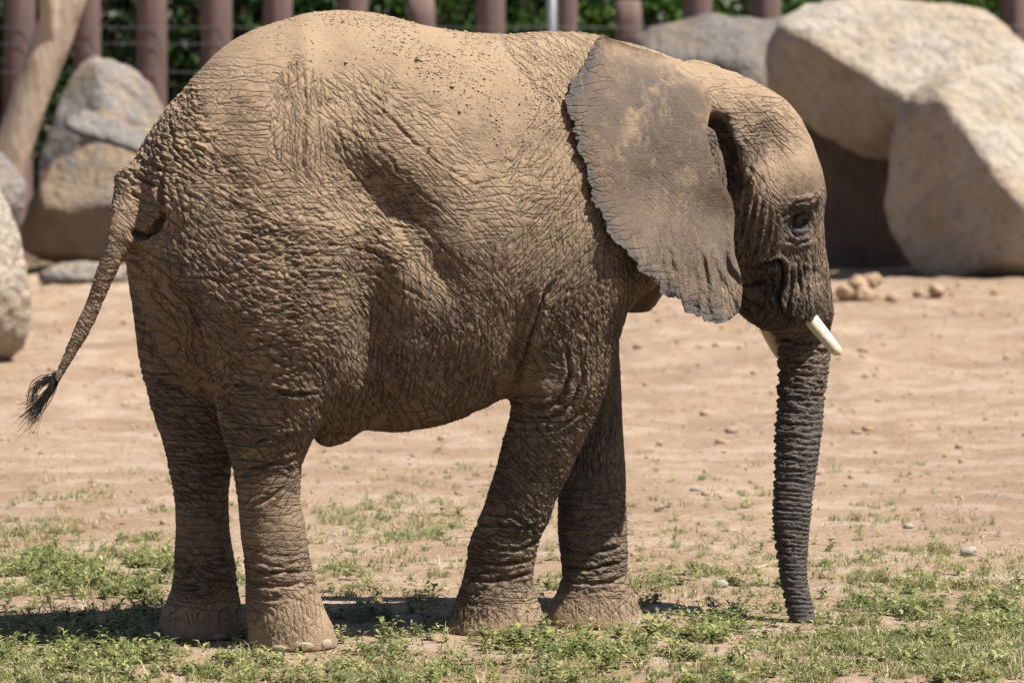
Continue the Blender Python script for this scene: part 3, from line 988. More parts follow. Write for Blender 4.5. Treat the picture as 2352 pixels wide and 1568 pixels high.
EV, EF, ERIM, EROOT = build_ear(520, 84)
GV, GF, GRIM, GROOT = build_ear(200, 30)
# the far ear: mirrored across the head and swung a little outwards
HMED = np.array([at(1720., 400., 1.0)[0], 1.0])
hf = np.array([math.cos(math.radians(26)), math.sin(math.radians(26))]); hl = np.array([-hf[1], hf[0]])
rel = GV[:, :2] - HMED
al, la = rel @ hf, -(rel @ hl)
sw = math.radians(-22)
a0, l0 = 0.0, .22
al2 = a0 + (al - a0) * math.cos(sw) - (la - l0) * math.sin(sw)
la2 = l0 + (al - a0) * math.sin(sw) + (la - l0) * math.cos(sw)
EV2 = np.column_stack([HMED + al2[:, None] * hf + la2[:, None] * hl, GV[:, 2]])
EV2 += np.array([.05, 0, -.008])
EF2 = GF[:, ::-1]

nb, ne = len(BV2), len(EV)
ALLV = np.concatenate([BV2, EV, EV2]).astype(np.float32)
ALLF = np.concatenate([BF, EF + nb, EF2 + nb + ne])
body_me = mesh_from('body', ALLV, ALLF)

# where the hide is dusty (0..1), and where it is dark slate (0..1): (u, v, Y, dust, slate)
HIDE = np.array([
    (600, 100, .2, 1, 0), (850, 60, .3, 1, 0), (1150, 150, .3, 1, 0), (950, 250, .1, .95, 0), (560, 300, 0, .95, 0), (420, 300, 0, .9, 0), (330, 400, .1, .85, 0), (700, 450, 0, .85, 0),
    (1050, 450, .05, .75, 0), (1180, 420, .1, .7, 0), (880, 500, 0, .8, 0), (600, 620, -.1, .72, 0), (450, 620, 0, .66, 0), (750, 700, -.05, .7, 0), (1000, 700, .1, .66, 0), (1150, 700, .1, .64, 0), (950, 900, .1, .5, .05),
    (560, 850, -.05, .62, 0), (700, 900, 0, .6, 0), (620, 1050, 0, .55, 0), (640, 1200, 0, .66, 0), (690, 1260, 0, .5, .15), (640, 1330, 0, .55, .05), (670, 1440, 0, 1.25, 0), (340, 750, .4, .5, 0), (400, 950, .35, .45, .05), (450, 1150, .33, .5, .05), (460, 1330, .3, .5, .05), (460, 1430, .3, 1.2, 0),
    (1290, 420, .25, .75, 0), (1310, 600, .28, .62, 0), (1380, 700, .32, .6, 0), (1250, 880, .3, .55, 0), (1330, 900, .34, .6, 0), (1250, 1030, .4, .45, .15), (1160, 1120, .42, .22, .5), (1260, 1120, .42, .45, .1), (1110, 1200, .45, .25, .4), (1190, 1230, .45, .45, .1), (1130, 1320, .45, .35, .2), (1100, 1370, .45, .35, .25), (1140, 1430, .43, 1.25, 0),
    (1370, 900, .8, .3, .5), (1360, 1080, .74, .15, .75), (1430, 1100, .78, .5, .1), (1340, 1220, .68, .2, .6), (1420, 1220, .72, .5, .1), (1360, 1300, .66, .25, .4), (1370, 1360, .66, .4, .1), (1370, 1420, .63, 1.25, 0),
    (1850, 790, .98, .3, .4), (1890, 830, 1.0, .4, .3), (1840, 950, .93, .1, .85), (1830, 1100, .88, .08, .9), (1820, 1250, .84, .05, .95), (1840, 1400, .82, .05, 1.0),
    (290, 530, .04, 1.0, 0), (230, 660, 0, .95, .05), (150, 830, 0, .8, .1), (1330, 110, .4, 1, 0),
    (1700, 190, .85, .85, 0), (1800, 260, .8, .85, 0), (1860, 380, .85, .7, 0), (1790, 420, .75, .55, .05), (1735, 310, .74, .3, .3), (1730, 480, .75, .4, .1), (1760, 560, .77, .45, .1), (1850, 440, .82, .45, .2), (1838, 508, .82, .0, .8), (1810, 540, .8, .25, .4), (1885, 540, .93, .6, .05), (1870, 640, .86, .5, .1), (1830, 690, .8, .15, .6), (1880, 730, .86, .15, .6), (1745, 660, .85, .05, .8), (1760, 730, .9, .1, .7), (1690, 350, .78, .15, .5)], float)


def hide_field(P, sg=.06):
    q0 = at(HIDE[:, 0], HIDE[:, 1], HIDE[:, 2]) * np.array([1, .6, 1])
    out = np.empty((len(P), 2), np.float32)
    for i in range(0, len(P), 20000):
        q = P[i:i + 20000] * np.array([1, .6, 1])
        d = (q ** 2).sum(1)[:, None] + (q0 ** 2).sum(1)[None] - 2 * q @ q0.T
        w = np.exp(-(d - d.min(1, keepdims=True)) / (2 * sg ** 2))
        out[i:i + 20000] = (w @ HIDE[:, 3:]) / w.sum(1, keepdims=True)
    return out


hb = hide_field(BV)
# dusty upward faces; also paints the fall of light towards the lower sides
dust_shading_b = hb[:, 0] * .60 + .58 * np.clip(BN[:, 2], 0, 1) + .20 * smooth(1.0, 1.75, BV[:, 2]) - .05 + .14 * smooth(.85, .35, BV[:, 2])
# darker, undusted tone round the eye
_eye = np.exp(-(((BV - at(1838., 508., .80)) * np.array([1, .4, 1])) ** 2).sum(1) / .066 ** 2)
dust_shading_b = dust_shading_b * (1 - _eye)
hb[:, 1] = np.maximum(hb[:, 1], 1.15 * _eye)
u_e, v_e = to_uv(EV)


def ear_hide(rootv, rimv, P):
    d = .06 + .5 * vnoise(P, 5, 71) + .35 * vnoise(P, 14, 72) + .2 * vnoise(P, 40, 73)
    d = d * (1 - smooth(.80, .95, rimv))
    d = d * (1 - rootv) + rootv * .7
    return d, (.65 * smooth(.82, .95, rimv) + .26 + .3 * vnoise(P, 6, 75)) * (1 - rootv)


ed, es = ear_hide(EROOT, ERIM, EV)
gd, gs = ear_hide(GROOT, GRIM, EV2)
set_attr(body_me, 'dust', np.concatenate([dust_shading_b, ed, gd]))
set_attr(body_me, 'slate', np.concatenate([hb[:, 1], es, gs]))
_eye_black = np.exp(-(((BV - at(1838., 506., .80)) * np.array([1, .4, 1.15])) ** 2).sum(1) / .040 ** 2)
set_attr(body_me, 'eye_black', np.concatenate([_eye_black, np.zeros(len(EV) + len(GV))]))
set_attr(body_me, 'ear', np.concatenate([np.zeros(nb), np.ones(len(EV) + len(GV))]))
wd = np.clip((DEP - .0012) / .0066, 0, 1.25) * smooth(.02, .08, BV[:, 2]) * (1 - .6 * smooth(1.10, 1.0, BV[:, 2]) * smooth(.80, .84, BV[:, 0])) * np.clip(1.12 + .7 * vnoise(BV, 4.5, 81) + .3 * vnoise(BV, 13, 82), .25, 1.6)
def ear_fold(a):
    """fine creases of the ear: across the rear rim, downwards on the lobe, faint elsewhere"""
    keep = 1 - EROOT
    if a == 0: return keep * (.045 + .30 * smooth(.66, .95, ERIM))
    if a == 90: return keep * (.045 + .26 * smooth(480, 640, v_e))
    return keep * (.05 + .07 * np.clip(vnoise(EV, 6, 91), 0, 1))


for k, a in enumerate((0, 45, 90, 135)):
    dd = np.abs((np.degrees(TH) - a + 90) % 180 - 90)
    lz = 0
    for sg in (-17, 17):
        d2 = np.abs((np.degrees(TH) + sg - a + 90) % 180 - 90)
        lz = lz + .78 * np.clip(1 - d2 / 45, 0, 1) ** .8
    set_attr(body_me, f'fold{a}', np.concatenate([wd * lz, ear_fold(a), np.zeros(len(GV))]))


def skin_material():
    m = NT('elephant_hide', .78, .28)
    pos = m.coord()
    dust = m.attr('dust'); slate = m.attr('slate'); ear = m.attr('ear')
    n1 = m.noise(7, 6, .6); n2 = m.noise(38, 5, .65); n3 = m.noise(160, 3, .6)
    grey = m.mix(n2, (.130, .090, .062), (.222, .156, .107))
    dark = m.mix(n2, (.060, .054, .050), (.128, .111, .099))
    base = m.mix(slate, grey, dark)
    tan = m.mix(n1, (.305, .210, .132), (.48, .342, .218))
    tan = m.mix(m.math('MULTIPLY', n3, .3), tan, (.44, .32, .21))
    # patchy dust
    k = m.math('ADD', dust, m.math('MULTIPLY', m.math('SUBTRACT', n1, .5), .9))
    k = m.math('ADD', k, m.math('MULTIPLY', m.math('SUBTRACT', n2, .5), 1.1))
    k = m.math('ADD', k, m.math('MULTIPLY', m.math('SUBTRACT', n3, .5), .6))
    k = m.ramp(k, [(.26, 0.0), (1.1, 1.0)])
    c = m.mix(k, base, tan)
    # pale scuffs on the ear flap
    sc = m.noise(13, 5, .75, m.mapping(pos, (1.8, 1, .42), (0, .3, 0)))
    sc = m.math('MULTIPLY', m.ramp(sc, [(.56, 0.0), (.74, 1.0)]), m.math('MULTIPLY', ear, .4))
    c = m.mix(sc, c, (.44, .36, .28))
    c = m.mix(m.attr('eye_black'), c, (.022, .019, .018))      # near-black tone close round the eye
    m.color(c)
    # creases
    h = None
    warp = m.node('ShaderNodeTexNoise'); warp.inputs['Scale'].default_value = 26; warp.inputs['Detail'].default_value = 2
    m.link(pos, warp.inputs['Vector'])
    wv = m.node('ShaderNodeVectorMath', operation='MULTIPLY_ADD')
    m.link(warp.outputs['Color'], wv.inputs[0]); wv.inputs[1].default_value = (.014, .014, .014); m.link(pos, wv.inputs[2])
    lay = m.mapping(m.mapping(wv.outputs[0], (1, 1, 1), (0, 0, -YAW)), (1, 1, 1), (-math.pi / 2, 0, 0))   # side plane of the body
    for a in (0, 45, 90, 135):
        t = math.radians(a)
        mp = m.mapping(m.mapping(lay, (1, 1, 1), (0, 0, t)), (6.8, 36, 7))
        n = m.node('ShaderNodeTexNoise', noise_dimensions='2D')
        n.inputs['Scale'].default_value = 1.0; n.inputs['Detail'].default_value = 1.2; n.inputs['Roughness'].default_value = .4
        m.link(mp, n.inputs['Vector'])
        e = m.math('ABSOLUTE', m.math('SUBTRACT', n.outputs[0], .5))
        e = m.ramp(e, [(0.0, 0.0), (.014, .35), (.04, .78), (.11, 1.0)])
        e = m.math('MULTIPLY', m.math('SUBTRACT', e, 1.0), m.attr(f'fold{a}'))
        h = e if h is None else m.math('ADD', h, e)
    b1 = m.bump(h, .015, 1.0)
    peb = m.voronoi(240, 'F1')
    fine = m.math('ADD', m.math('MULTIPLY', m.noise(330, 3, .6), .8), m.math('MULTIPLY', peb, -.5))
    # loose grit lying in the dust
    grit = m.math('MULTIPLY', m.math('MULTIPLY', m.noise(95, 5, .75), 2.6), k)
    b2 = m.bump(m.math('ADD', fine, grit), .0022, .9, b1)
    m.normal(b2)
    return m.m


MAT = {'hide': skin_material()}


def simple_mat(name, a, b, scale, rough=.8, bump=None, spec=.3, detail=4):
    m = NT(name, rough, spec)
    n = m.noise(scale, detail, .6, m.objcoord())
    m.color(m.mix(m.ramp(n, [(.3, 0.0), (.7, 1.0)]), a, b))
    if bump:
        m.normal(m.bump(m.noise(bump[0], 4, .6, m.objcoord()), bump[1]))
    return m.m


MAT['ivory'] = simple_mat('ivory', (.80, .72, .52), (.62, .50, .30), 9, .38, (60, .002), .5)
MAT['nail'] = simple_mat('nail', (.50, .41, .32), (.36, .28, .21), 40, .6, (120, .002))
MAT['hair'] = simple_mat('hair', (.016, .013, .012), (.035, .028, .024), 20, .5)
_e = NT('eye_wet', .15, .3); _e.color((.018, .012, .009)); MAT['eye'] = _e.m

# ---- the elephant as a thing with parts
ele = empty('elephant', (-.3, .5, 0))
tag(ele, 'dusty grey brown elephant standing side on with its trunk reaching down to the grass', 'elephant')
obj('body', body_me, MAT['hide'], ele)


def tube(pts, rad, seg=10, caps=True, twist=None):
    """tube through points with radii; returns V, F (quads)"""
    pts = np.asarray(pts, float); n = len(pts)
    T = np.gradient(pts, axis=0); T /= np.linalg.norm(T, axis=1, keepdims=True) + 1e-12
    ref = np.array([0, 0, 1.0]) if abs(T[0, 2]) < .8 else np.array([1.0, 0, 0])
    V = []
    for i in range(n):
        a = np.cross(T[i], ref); a /= np.linalg.norm(a) + 1e-12
        b = np.cross(T[i], a)
        ang = np.linspace(0, 2 * np.pi, seg, endpoint=False)
        V.append(pts[i] + rad[i] * (np.cos(ang)[:, None] * a + np.sin(ang)[:, None] * b))
    V = np.concatenate(V)
    F = []
    for i in range(n - 1):
        for j in range(seg):
            F.append((i * seg + j, (i + 1) * seg + j, (i + 1) * seg + (j + 1) % seg, i * seg + (j + 1) % seg))
    if caps:
        F.append(tuple(range(seg))); F.append(tuple(range((n - 1) * seg, n * seg))[::-1])
    return V, F


def bez(p0, p1, p2, n):
    t = np.linspace(0, 1, n)[:, None]
    return (1 - t) ** 2 * p0 + 2 * t * (1 - t) * p1 + t * t * p2


def tusk(a, b, c, r0, r1):
    n = 18
    p = bez(a, b, c, n)
    t = np.linspace(0, 1, n)
    r = r0 + (r1 - r0) * t
    r *= np.where(t > .86, np.sqrt(np.clip(1 - ((t - .86) / .142) ** 2, .01, 1)), 1)
    return tube(p, r, 20)


V_, F_ = tusk(at(1838., 702., .93), at(1888., 765., .835), at(1930., 815., .79), .030, .0205)
obj('tusk', mesh_from('tusk', V_, F_), MAT['ivory'], ele)
V_, F_ = tusk(at(1748., 715., 1.16), at(1766., 770., 1.19), at(1800., 825., 1.20), .032, .021)
obj('tusk', mesh_from('tusk', V_, F_), MAT['ivory'], ele)


def surf_y(u, v):
    h = bvh.ray_cast(Vector(CAM), Vector(ray(float(u), float(v))))
    return h[0], h[1]


def ellipsoid(c, ax, seg=16, rings=10):
    V = []; F = []
    for i in range(rings + 1):
        p = math.pi * i / rings
        for j in range(seg):
            q = 2 * math.pi * j / seg
            V.append(np.asarray(c) + math.sin(p) * math.cos(q) * ax[0] + math.sin(p) * math.sin(q) * ax[1] + math.cos(p) * ax[2])
    for i in range(rings):
        for j in range(seg):
            F.append((i * seg + j, (i + 1) * seg + j, (i + 1) * seg + (j + 1) % seg, i * seg + (j + 1) % seg))
    me = mesh_from('e', np.array(V), F)
    bm = bmesh.new(); bm.from_mesh(me)
    bmesh.ops.remove_doubles(bm, verts=bm.verts, dist=1e-6)
    bmesh.ops.recalc_face_normals(bm, faces=bm.faces)
    bm.to_mesh(me); bm.free()
    return me


h_, n_ = surf_y(1836, 507)
eo = obj('eye', ellipsoid(np.array(h_) - np.array(n_) * .014, np.eye(3) * .027), MAT['eye'], ele)
h_, n_ = surf_y(1836, 507)
# heavy lids round the eye
n_ = np.array(n_); sx = np.array([0.8, .6, 0]); sx -= n_ * (sx @ n_); sx /= np.linalg.norm(sx); sz = np.cross(n_, sx); sz *= np.sign(sz[2])
for (k0, k1, lift, rr) in ((math.radians(8), math.radians(172), .009, .0115), (math.radians(196), math.radians(344), .012, .005)):
    ang = np.linspace(k0, k1, 14)
    pts = [np.array(h_) + sx * .033 * math.cos(a) + sz * (.019 if lift < .01 else .020) * math.sin(a) + n_ * (.013 if lift < .01 else .007) for a in ang]
    V_, F_ = tube(pts, [rr * (.45 + .55 * math.sin(math.pi * i / 13)) for i in range(14)], 8)
    me = mesh_from('eyelid', V_, F_)
    set_attr(me, 'slate', np.full(len(V_), 1.0)); set_attr(me, 'dust', np.full(len(V_), -.4)); set_attr(me, 'eye_black', np.full(len(V_), .55))
    obj('eyelid', me, MAT['hide'], ele)

# toenails
for (u, v, w, h) in ((1470, 1438, 15, 15), (1432, 1447, 14, 7), (1238, 1450, 15, 9), (1195, 1458, 16, 6), (700, 1484, 18, 8), (752, 1478, 15, 9), (640, 1488, 15, 6), (505, 1462, 15, 6)):
    h_, n_ = surf_y(u, v)
    if h_ is None: continue
    k = 15.5 / FPX
    n_ = np.array(n_); a = np.cross([0, 0, 1.0], n_); a /= np.linalg.norm(a); b = np.cross(n_, a)
    obj('toenail', ellipsoid(np.array(h_) - n_ * .001, np.array([a * w * k * 1.15, b * h * k * 1.25, n_ * .007])), MAT['nail'], ele)


def strands(list_pts, r0, seg=3):
    Vs = []; Fs = []; o = 0
    for p in list_pts:
        n = len(p)
        V, F = tube(p, np.linspace(r0, r0 * .35, n), seg, caps=False)
        Vs.append(V); Fs.append(np.array(F) + o); o += len(V)
    return np.concatenate(Vs), np.concatenate(Fs)


S = []
for i in range(150):
    a = RNG.uniform(-1, 1)
    p0 = at(128 + RNG.normal(0, 4), 868 + RNG.normal(0, 8), .02)
    loop = i < 45
    if loop:
        m1 = at(75 + RNG.normal(0, 9), 868 + RNG.normal(0, 12), .0 + RNG.normal(0, .012)); e = at(72 + RNG.normal(0, 9), 930 + RNG.normal(0, 16), RNG.normal(0, .02))
    else:
        m1 = at(112 + RNG.normal(0, 8), 915 + RNG.normal(0, 8), RNG.normal(0, .015)); e = at(62 + RNG.normal(0, 12), 958 + RNG.normal(0, 18), RNG.normal(0, .02))
    S.append(bez(p0, m1, e, 8) + RNG.normal(0, .0012, (8, 3)))
V_, F_ = strands(S, .0016)
obj('tail_tuft', mesh_from('tail_tuft', V_, F_), MAT['hair'], ele)

S = []
# sparse bristles standing off the hide along the back, the belly and the chin
m_ = np.where((BN[:, 2] > .35) & (BV[:, 2] > 1.35) & (BV[:, 0] < .95))[0]
for i in RNG.choice(m_, 420):
    n = BN[i] + RNG.normal(0, .25, 3); L = RNG.uniform(.012, .035)
    S.append(np.stack([BV2[i], BV2[i] + n * L * .5, BV2[i] + n * L + np.array([-.3 * L, 0, -.1 * L])]))
m_ = np.where((BN[:, 2] < -.5) & (BV[:, 2] > .5) & (BV[:, 2] < 1.0) & (BV[:, 0] > -.7) & (BV[:, 0] < .1))[0]
for i in RNG.choice(m_, 260):
    n = BN[i] + RNG.normal(0, .25, 3); L = RNG.uniform(.015, .04)
    S.append(np.stack([BV2[i], BV2[i] + n * L * .5, BV2[i] + n * L]))
for i in range(60):
    h_, n_ = surf_y(RNG.uniform(1712, 1765), RNG.uniform(690, 738))
    if h_ is None: continue
    p = np.array(h_); L = RNG.uniform(.03, .075)
    d = np.array([RNG.normal(-.25, .2), RNG.normal(-.2, .2), -1]); d /= np.linalg.norm(d)
    S.append(np.stack([p, p + d * L * .5, p + d * L + np.array([-.2 * L, 0, 0])]))
V_, F_ = strands(S, .00045)
tag(obj('hair', mesh_from('hair', V_, F_), MAT['hair'], ele), kind='stuff')

# ================================================================== GROUND
def ground_z(x, y):
    x = np.asarray(x, float); y = np.asarray(y, float)
    P = np.stack([x, y, x * 0], -1).reshape(-1, 3)
    rough = (.016 * fbm(P, .9, 4, 90) + .009 * fbm(P, 4.5, 4, 95)).reshape(x.shape)
    far = smooth(4, 14, y)
    rough = rough * (.25 + 2.2 * far) + far * (.03 * fbm(P, .5, 3, 97)).reshape(x.shape)
    # the spoil bank in front of the boulders on one side, a low berm on the other
    z = .11 * np.exp(-((x - 4.6) / 2.2) ** 2 - ((y - 24) / 5.5) ** 2)
    z = z + .10 * np.exp(-((x + 4.4) / 2.2) ** 2 - ((y - 25) / 3.0) ** 2)
    z = z + .05 * smooth(10, 40, y)
    flat = 1 - np.exp(-(((x + .2) / 1.7) ** 2 + ((y - .4) / .9) ** 2) ** 2)
    return z + rough * (.15 + .85 * flat) * 1.0 - .004


def graded(segs):
    out = []
    for a, b, st in segs:
        out.append(np.arange(a, b, st))
    return np.append(np.concatenate(out), segs[-1][1])


gx = graded([(-220, -40, 20), (-40, -8, 2), (-8, -2.6, .12), (-2.6, 2.6, .032), (2.6, 8, .12), (8, 40, 2), (40, 220, 20)])
gy = graded([(-40, -4, 2), (-4, -1.2, .2), (-1.2, 4, .04), (4, 12, .08), (12, 36, .16), (36, 60, 2), (60, 400, 20)])
X, Yg_ = np.meshgrid(gx, gy)
Zg = ground_z(X, Yg_)
nx_, ny_ = len(gx), len(gy)
i = np.arange(ny_ - 1)[:, None] * nx_; j = np.arange(nx_ - 1)[None]
a = (i + j).ravel()
GF_ = np.stack([a, a + 1, a + nx_ + 1, a + nx_], 1)


def ground_material():
    m = NT('dry_soil', .92, .15)
    n0 = m.noise(.55, 4, .6); n1 = m.noise(2.4, 5, .6); n2 = m.noise(14, 5, .65); n3 = m.noise(70, 4, .65); n4 = m.noise(330, 2, .6)
    c = m.mix(m.ramp(n1, [(.32, 0.0), (.68, 1.0)]), (.40, .275, .178), (.54, .41, .295))
    c = m.mix(m.ramp(n0, [(.43, 0.0), (.64, .85)]), c, (.32, .21, .138))
    c = m.mix(m.ramp(n2, [(.48, 0.0), (.70, .8)]), c, (.29, .188, .118))
    # thin pale crust that has dried into flat flakes
    crust = m.math('MULTIPLY', m.ramp(n1, [(.52, 0.0), (.60, 1.0)]), m.ramp(n2, [(.42, 0.0), (.52, 1.0)]))
    c = m.mix(m.math('MULTIPLY', crust, .55), c, (.54, .43, .35))
    c = m.mix(m.math('MULTIPLY', m.ramp(n3, [(.52, 0.0), (.72, 1.0)]), .7), c, (.25, .16, .10))
    c = m.mix(m.math('MULTIPLY', m.ramp(n4, [(.56, 0.0), (.72, 1.0)]), .4), c, (.62, .50, .38))
    m.color(c)
    fl = m.voronoi(9, 'DISTANCE_TO_EDGE', m.mapping(m.coord(), (1, 1, 1)))
    h = m.math('ADD', m.math('MULTIPLY', n3, .5), m.math('MULTIPLY', n2, 1.2))
    h = m.math('ADD', h, m.math('MULTIPLY', n4, .18))
    h = m.math('ADD', h, m.math('MULTIPLY', m.ramp(fl, [(0.0, 0.0), (.05, 1.0)]), .35))
    m.normal(m.bump(h, .022, .9))
    return m.m


ground = obj('ground', mesh_from('ground', np.stack([X.ravel(), Yg_.ravel(), Zg.ravel()], 1), GF_), ground_material())
tag(ground, 'dry sandy paddock floor with scattered weeds', kind='structure')

# ================================================================== PLANTS OF THE PADDOCK FLOOR
def leaf_mesh_set(bases, dirs, ups, lens, wids, fold=.35, droop=.35):
    """simple folded leaves, 6 vertices each"""
    side = np.cross(dirs, ups); side /= np.linalg.norm(side, axis=1, keepdims=True) + 1e-9
    up = np.cross(side, dirs)
    L = lens[:, None]; W = wids[:, None]
    p0 = bases
    pm = bases + dirs * L * .48
    tip = bases + dirs * L - up * L * droop
    l1 = pm + side * W * .5 + up * W * fold * .5 - up * L * droop * .15
    r1 = pm - side * W * .5 + up * W * fold * .5 - up * L * droop * .15
    pm = pm - up * L * droop * .12
    V = np.stack([p0, l1, tip, r1, pm], 1)
    n = len(bases)
    o = np.arange(n)[:, None] * 5
    F = np.stack([o + np.array([0, 4, 1]), o + np.array([4, 2, 1]), o + np.array([0, 3, 4]), o + np.array([4, 3, 2])], 1).reshape(-1, 3)
    return V.reshape(-1, 3), F


def weed_plants(pos, scale, rng):
    """leafy broad-leaved weeds: list of vertices, faces, tone per vertex"""
    B, Dr, U, Ln, Wd, T = [], [], [], [], [], []
    for p, s in zip(pos, scale):
        tone = rng.beta(1.5, 2.2)
        ns = rng.integers(1, 4)
        for _ in range(ns):
            az = rng.uniform(0, 2 * np.pi); lean = rng.uniform(.1, .9)
            h = s * rng.uniform(.5, 1.1)
            d = np.array([math.cos(az) * lean, math.sin(az) * lean, 1.0]); d /= np.linalg.norm(d)
            nl = rng.integers(4, 9)
            for k in range(nl):
                t = (k + .5) / nl
                a = az + k * 2.4 + rng.normal(0, .4)
                el = rng.uniform(-.1, .75) + .35 * t
                dd = np.array([math.cos(a) * math.cos(el), math.sin(a) * math.cos(el), math.sin(el)])
                L = s * rng.uniform(.32, .62) * (1.1 - .45 * t)
                B.append(p + d * h * t); Dr.append(dd); U.append((0, 0, 1)); Ln.append(L); Wd.append(L * rng.uniform(.42, .62)); T.append(np.clip(tone + rng.normal(0, .18), 0, 1))
    V, F = leaf_mesh_set(np.array(B), np.array(Dr), np.array(U, float), np.array(Ln), np.array(Wd))
    return V, F, np.repeat(T, 5)


def grass_tufts(pos, scale, rng, blades=(10, 22), thick=.0035):
    P0, D, L, T, W = [], [], [], [], []
    for p, s in zip(pos, scale):
        tone = rng.uniform(0, 1)
        n = rng.integers(*blades)
        az = rng.uniform(0, 2 * np.pi, n); ln = rng.uniform(.15, 1.1, n)
        d = np.stack([np.cos(az) * ln, np.sin(az) * ln, np.ones(n)], 1); d /= np.linalg.norm(d, axis=1, keepdims=True)
        P0.append(p + np.column_stack([rng.normal(0, s * .35, (n, 2)), np.zeros(n)])); D.append(d); L.append(s * rng.uniform(.45, 1.15, n)); T.append(np.clip(tone + rng.normal(0, .15, n), 0, 1)); W.append(np.full(n, thick) * rng.uniform(.6, 1.3, n))
    P0 = np.concatenate(P0); D = np.concatenate(D); L = np.concatenate(L)[:, None]; T = np.concatenate(T); W = np.concatenate(W)[:, None]
    side = np.cross(D, np.array([0, 0, 1.0])); side /= np.linalg.norm(side, axis=1, keepdims=True) + 1e-9
    rot = RNG.uniform(-1, 1, (len(P0), 1)); nrm = np.cross(side, D)
    side = side * np.sqrt(1 - rot ** 2) + nrm * rot
    mid = P0 + D * L * .55; tip = P0 + D * L + (D * np.array([1, 1, 0])) * L * .35 - np.array([0, 0, 1.0]) * L * .22
    V = np.stack([P0 - side * W / 2, P0 + side * W / 2, mid + side * W * .4, mid - side * W * .4, tip], 1).reshape(-1, 3)
    o = np.arange(len(P0))[:, None] * 5
    F = np.stack([o + np.array([0, 1, 2]), o + np.array([0, 2, 3]), o + np.array([3, 2, 4])], 1).reshape(-1, 3)
    return V, F, np.repeat(T, 5)


def leaf_material(name, cols, trans=.3, rough=.5):
    m = NT(name, rough, .35)
    t = m.attr('tone')
    c = m.ramp(t, [(k / (len(cols) - 1), c) for k, c in enumerate(cols)])
    c = m.color(c)
    tr = m.node('ShaderNodeBsdfTranslucent')
    m.link(c, tr.inputs[0])
    mx = m.node('ShaderNodeMixShader'); mx.inputs[0].default_value = trans
    m.link(m.bsdf.outputs[0], mx.inputs[1]); m.link(tr.outputs[0], mx.inputs[2])
    out = [n for n in m.n if n.type == 'OUTPUT_MATERIAL'][0]
    m.link(mx.outputs[0], out.inputs[0])
    return m.m


MAT['weed'] = leaf_material('weed_leaf', [(.12, .15, .05), (.21, .25, .08), (.32, .355, .12), (.45, .455, .17), (.55, .48, .25)])
MAT['grass'] = leaf_material('grass_blade', [(.14, .20, .06), (.23, .28, .09), (.35, .36, .13), (.52, .45, .22), (.62, .52, .32)])
MAT['straw'] = leaf_material('straw', [(.42, .31, .16), (.55, .43, .25), (.30, .20, .10)], .1, .7)

# patches measured on the reference: (u, v, radius u, radius v, weeds per m2, grass tufts per m2)
PATCH = [
    (150, 1330, 260, 70, 330, 160), (60, 1250, 160, 40, 60, 420), (330, 1300, 160, 45, 120, 300), (200, 1420, 260, 40, 190, 120), (150, 1500, 330, 40, 330, 130), (420, 1530, 260, 36, 240, 90), (60, 1555, 120, 22, 260, 100),
    (780, 1530, 200, 40, 130, 60), (880, 1460, 130, 26, 230, 40), (700, 1555, 160, 22, 150, 120), (860, 1500, 90, 18, 220, 30), (1000, 1545, 140, 26, 160, 60), (1190, 1470, 90, 16, 380, 80), (1080, 1440, 80, 20, 120, 40),
    (1330, 1500, 190, 34, 260, 170), (1450, 1470, 130, 26, 260, 100), (1560, 1450, 120, 30, 320, 80), (1700, 1430, 140, 30, 330, 80), (1840, 1440, 80, 22, 380, 120), (1620, 1520, 160, 30, 180, 60), (1800, 1540, 160, 32, 220, 300), (2000, 1480, 190, 60, 240, 420), (2200, 1500, 220, 70, 200, 650), (2300, 1420, 150, 50, 240, 420), (2080, 1400, 170, 34, 260, 200),
    (2100, 1330, 200, 26, 150, 230), (2280, 1320, 130, 30, 160, 200), (1950, 1300, 130, 18, 60, 150), (2150, 1260, 90, 20, 20, 190), (2000, 1200, 90, 16, 12, 150), (2250, 1200, 110, 12, 4, 60), (1650, 1300, 150, 22, 60, 150), (1560, 1330, 120, 18, 120, 60), (1480, 1340, 90, 20, 60, 130), (1720, 1340, 110, 16, 110, 60), (1560, 1260, 130, 14, 6, 80),
    (860, 1190, 190, 40, 12, 190), (980, 1240, 150, 22, 6, 150), (760, 1300, 60, 24, 70, 200), (900, 1280, 100, 10, 10, 150), (800, 1360, 90, 20, 180, 120), (950, 1370, 80, 22, 130, 60), (820, 1410, 80, 24, 200, 80), (980, 1310, 60, 12, 10, 200),
    (100, 1140, 160, 24, 4, 90), (60, 1190, 130, 20, 4, 160), (260, 1140, 90, 14, 4, 80), (330, 1240, 120, 16, 20, 120), (340, 1370, 90, 22, 260, 60), (1560, 1030, 60, 10, 0, 60), (1440, 1030, 40, 8, 0, 50), (1650, 1100, 70, 10, 0, 40), (1260, 1340, 60, 24, 120, 80),
    (1000, 1575, 1400, 62, 150, 170), (350, 1530, 500, 45, 190, 150), (1176, 1300, 1400, 120, 14, 40), (1176, 1150, 1400, 80, 2, 26), (200, 1160, 300, 50, 3, 60), (1176, 1450, 1300, 80, 35, 18), (550, 1440, 60, 24, 120, 40), (500, 1490, 120, 16, 220, 50), (1480, 1400, 80, 16, 180, 30)]


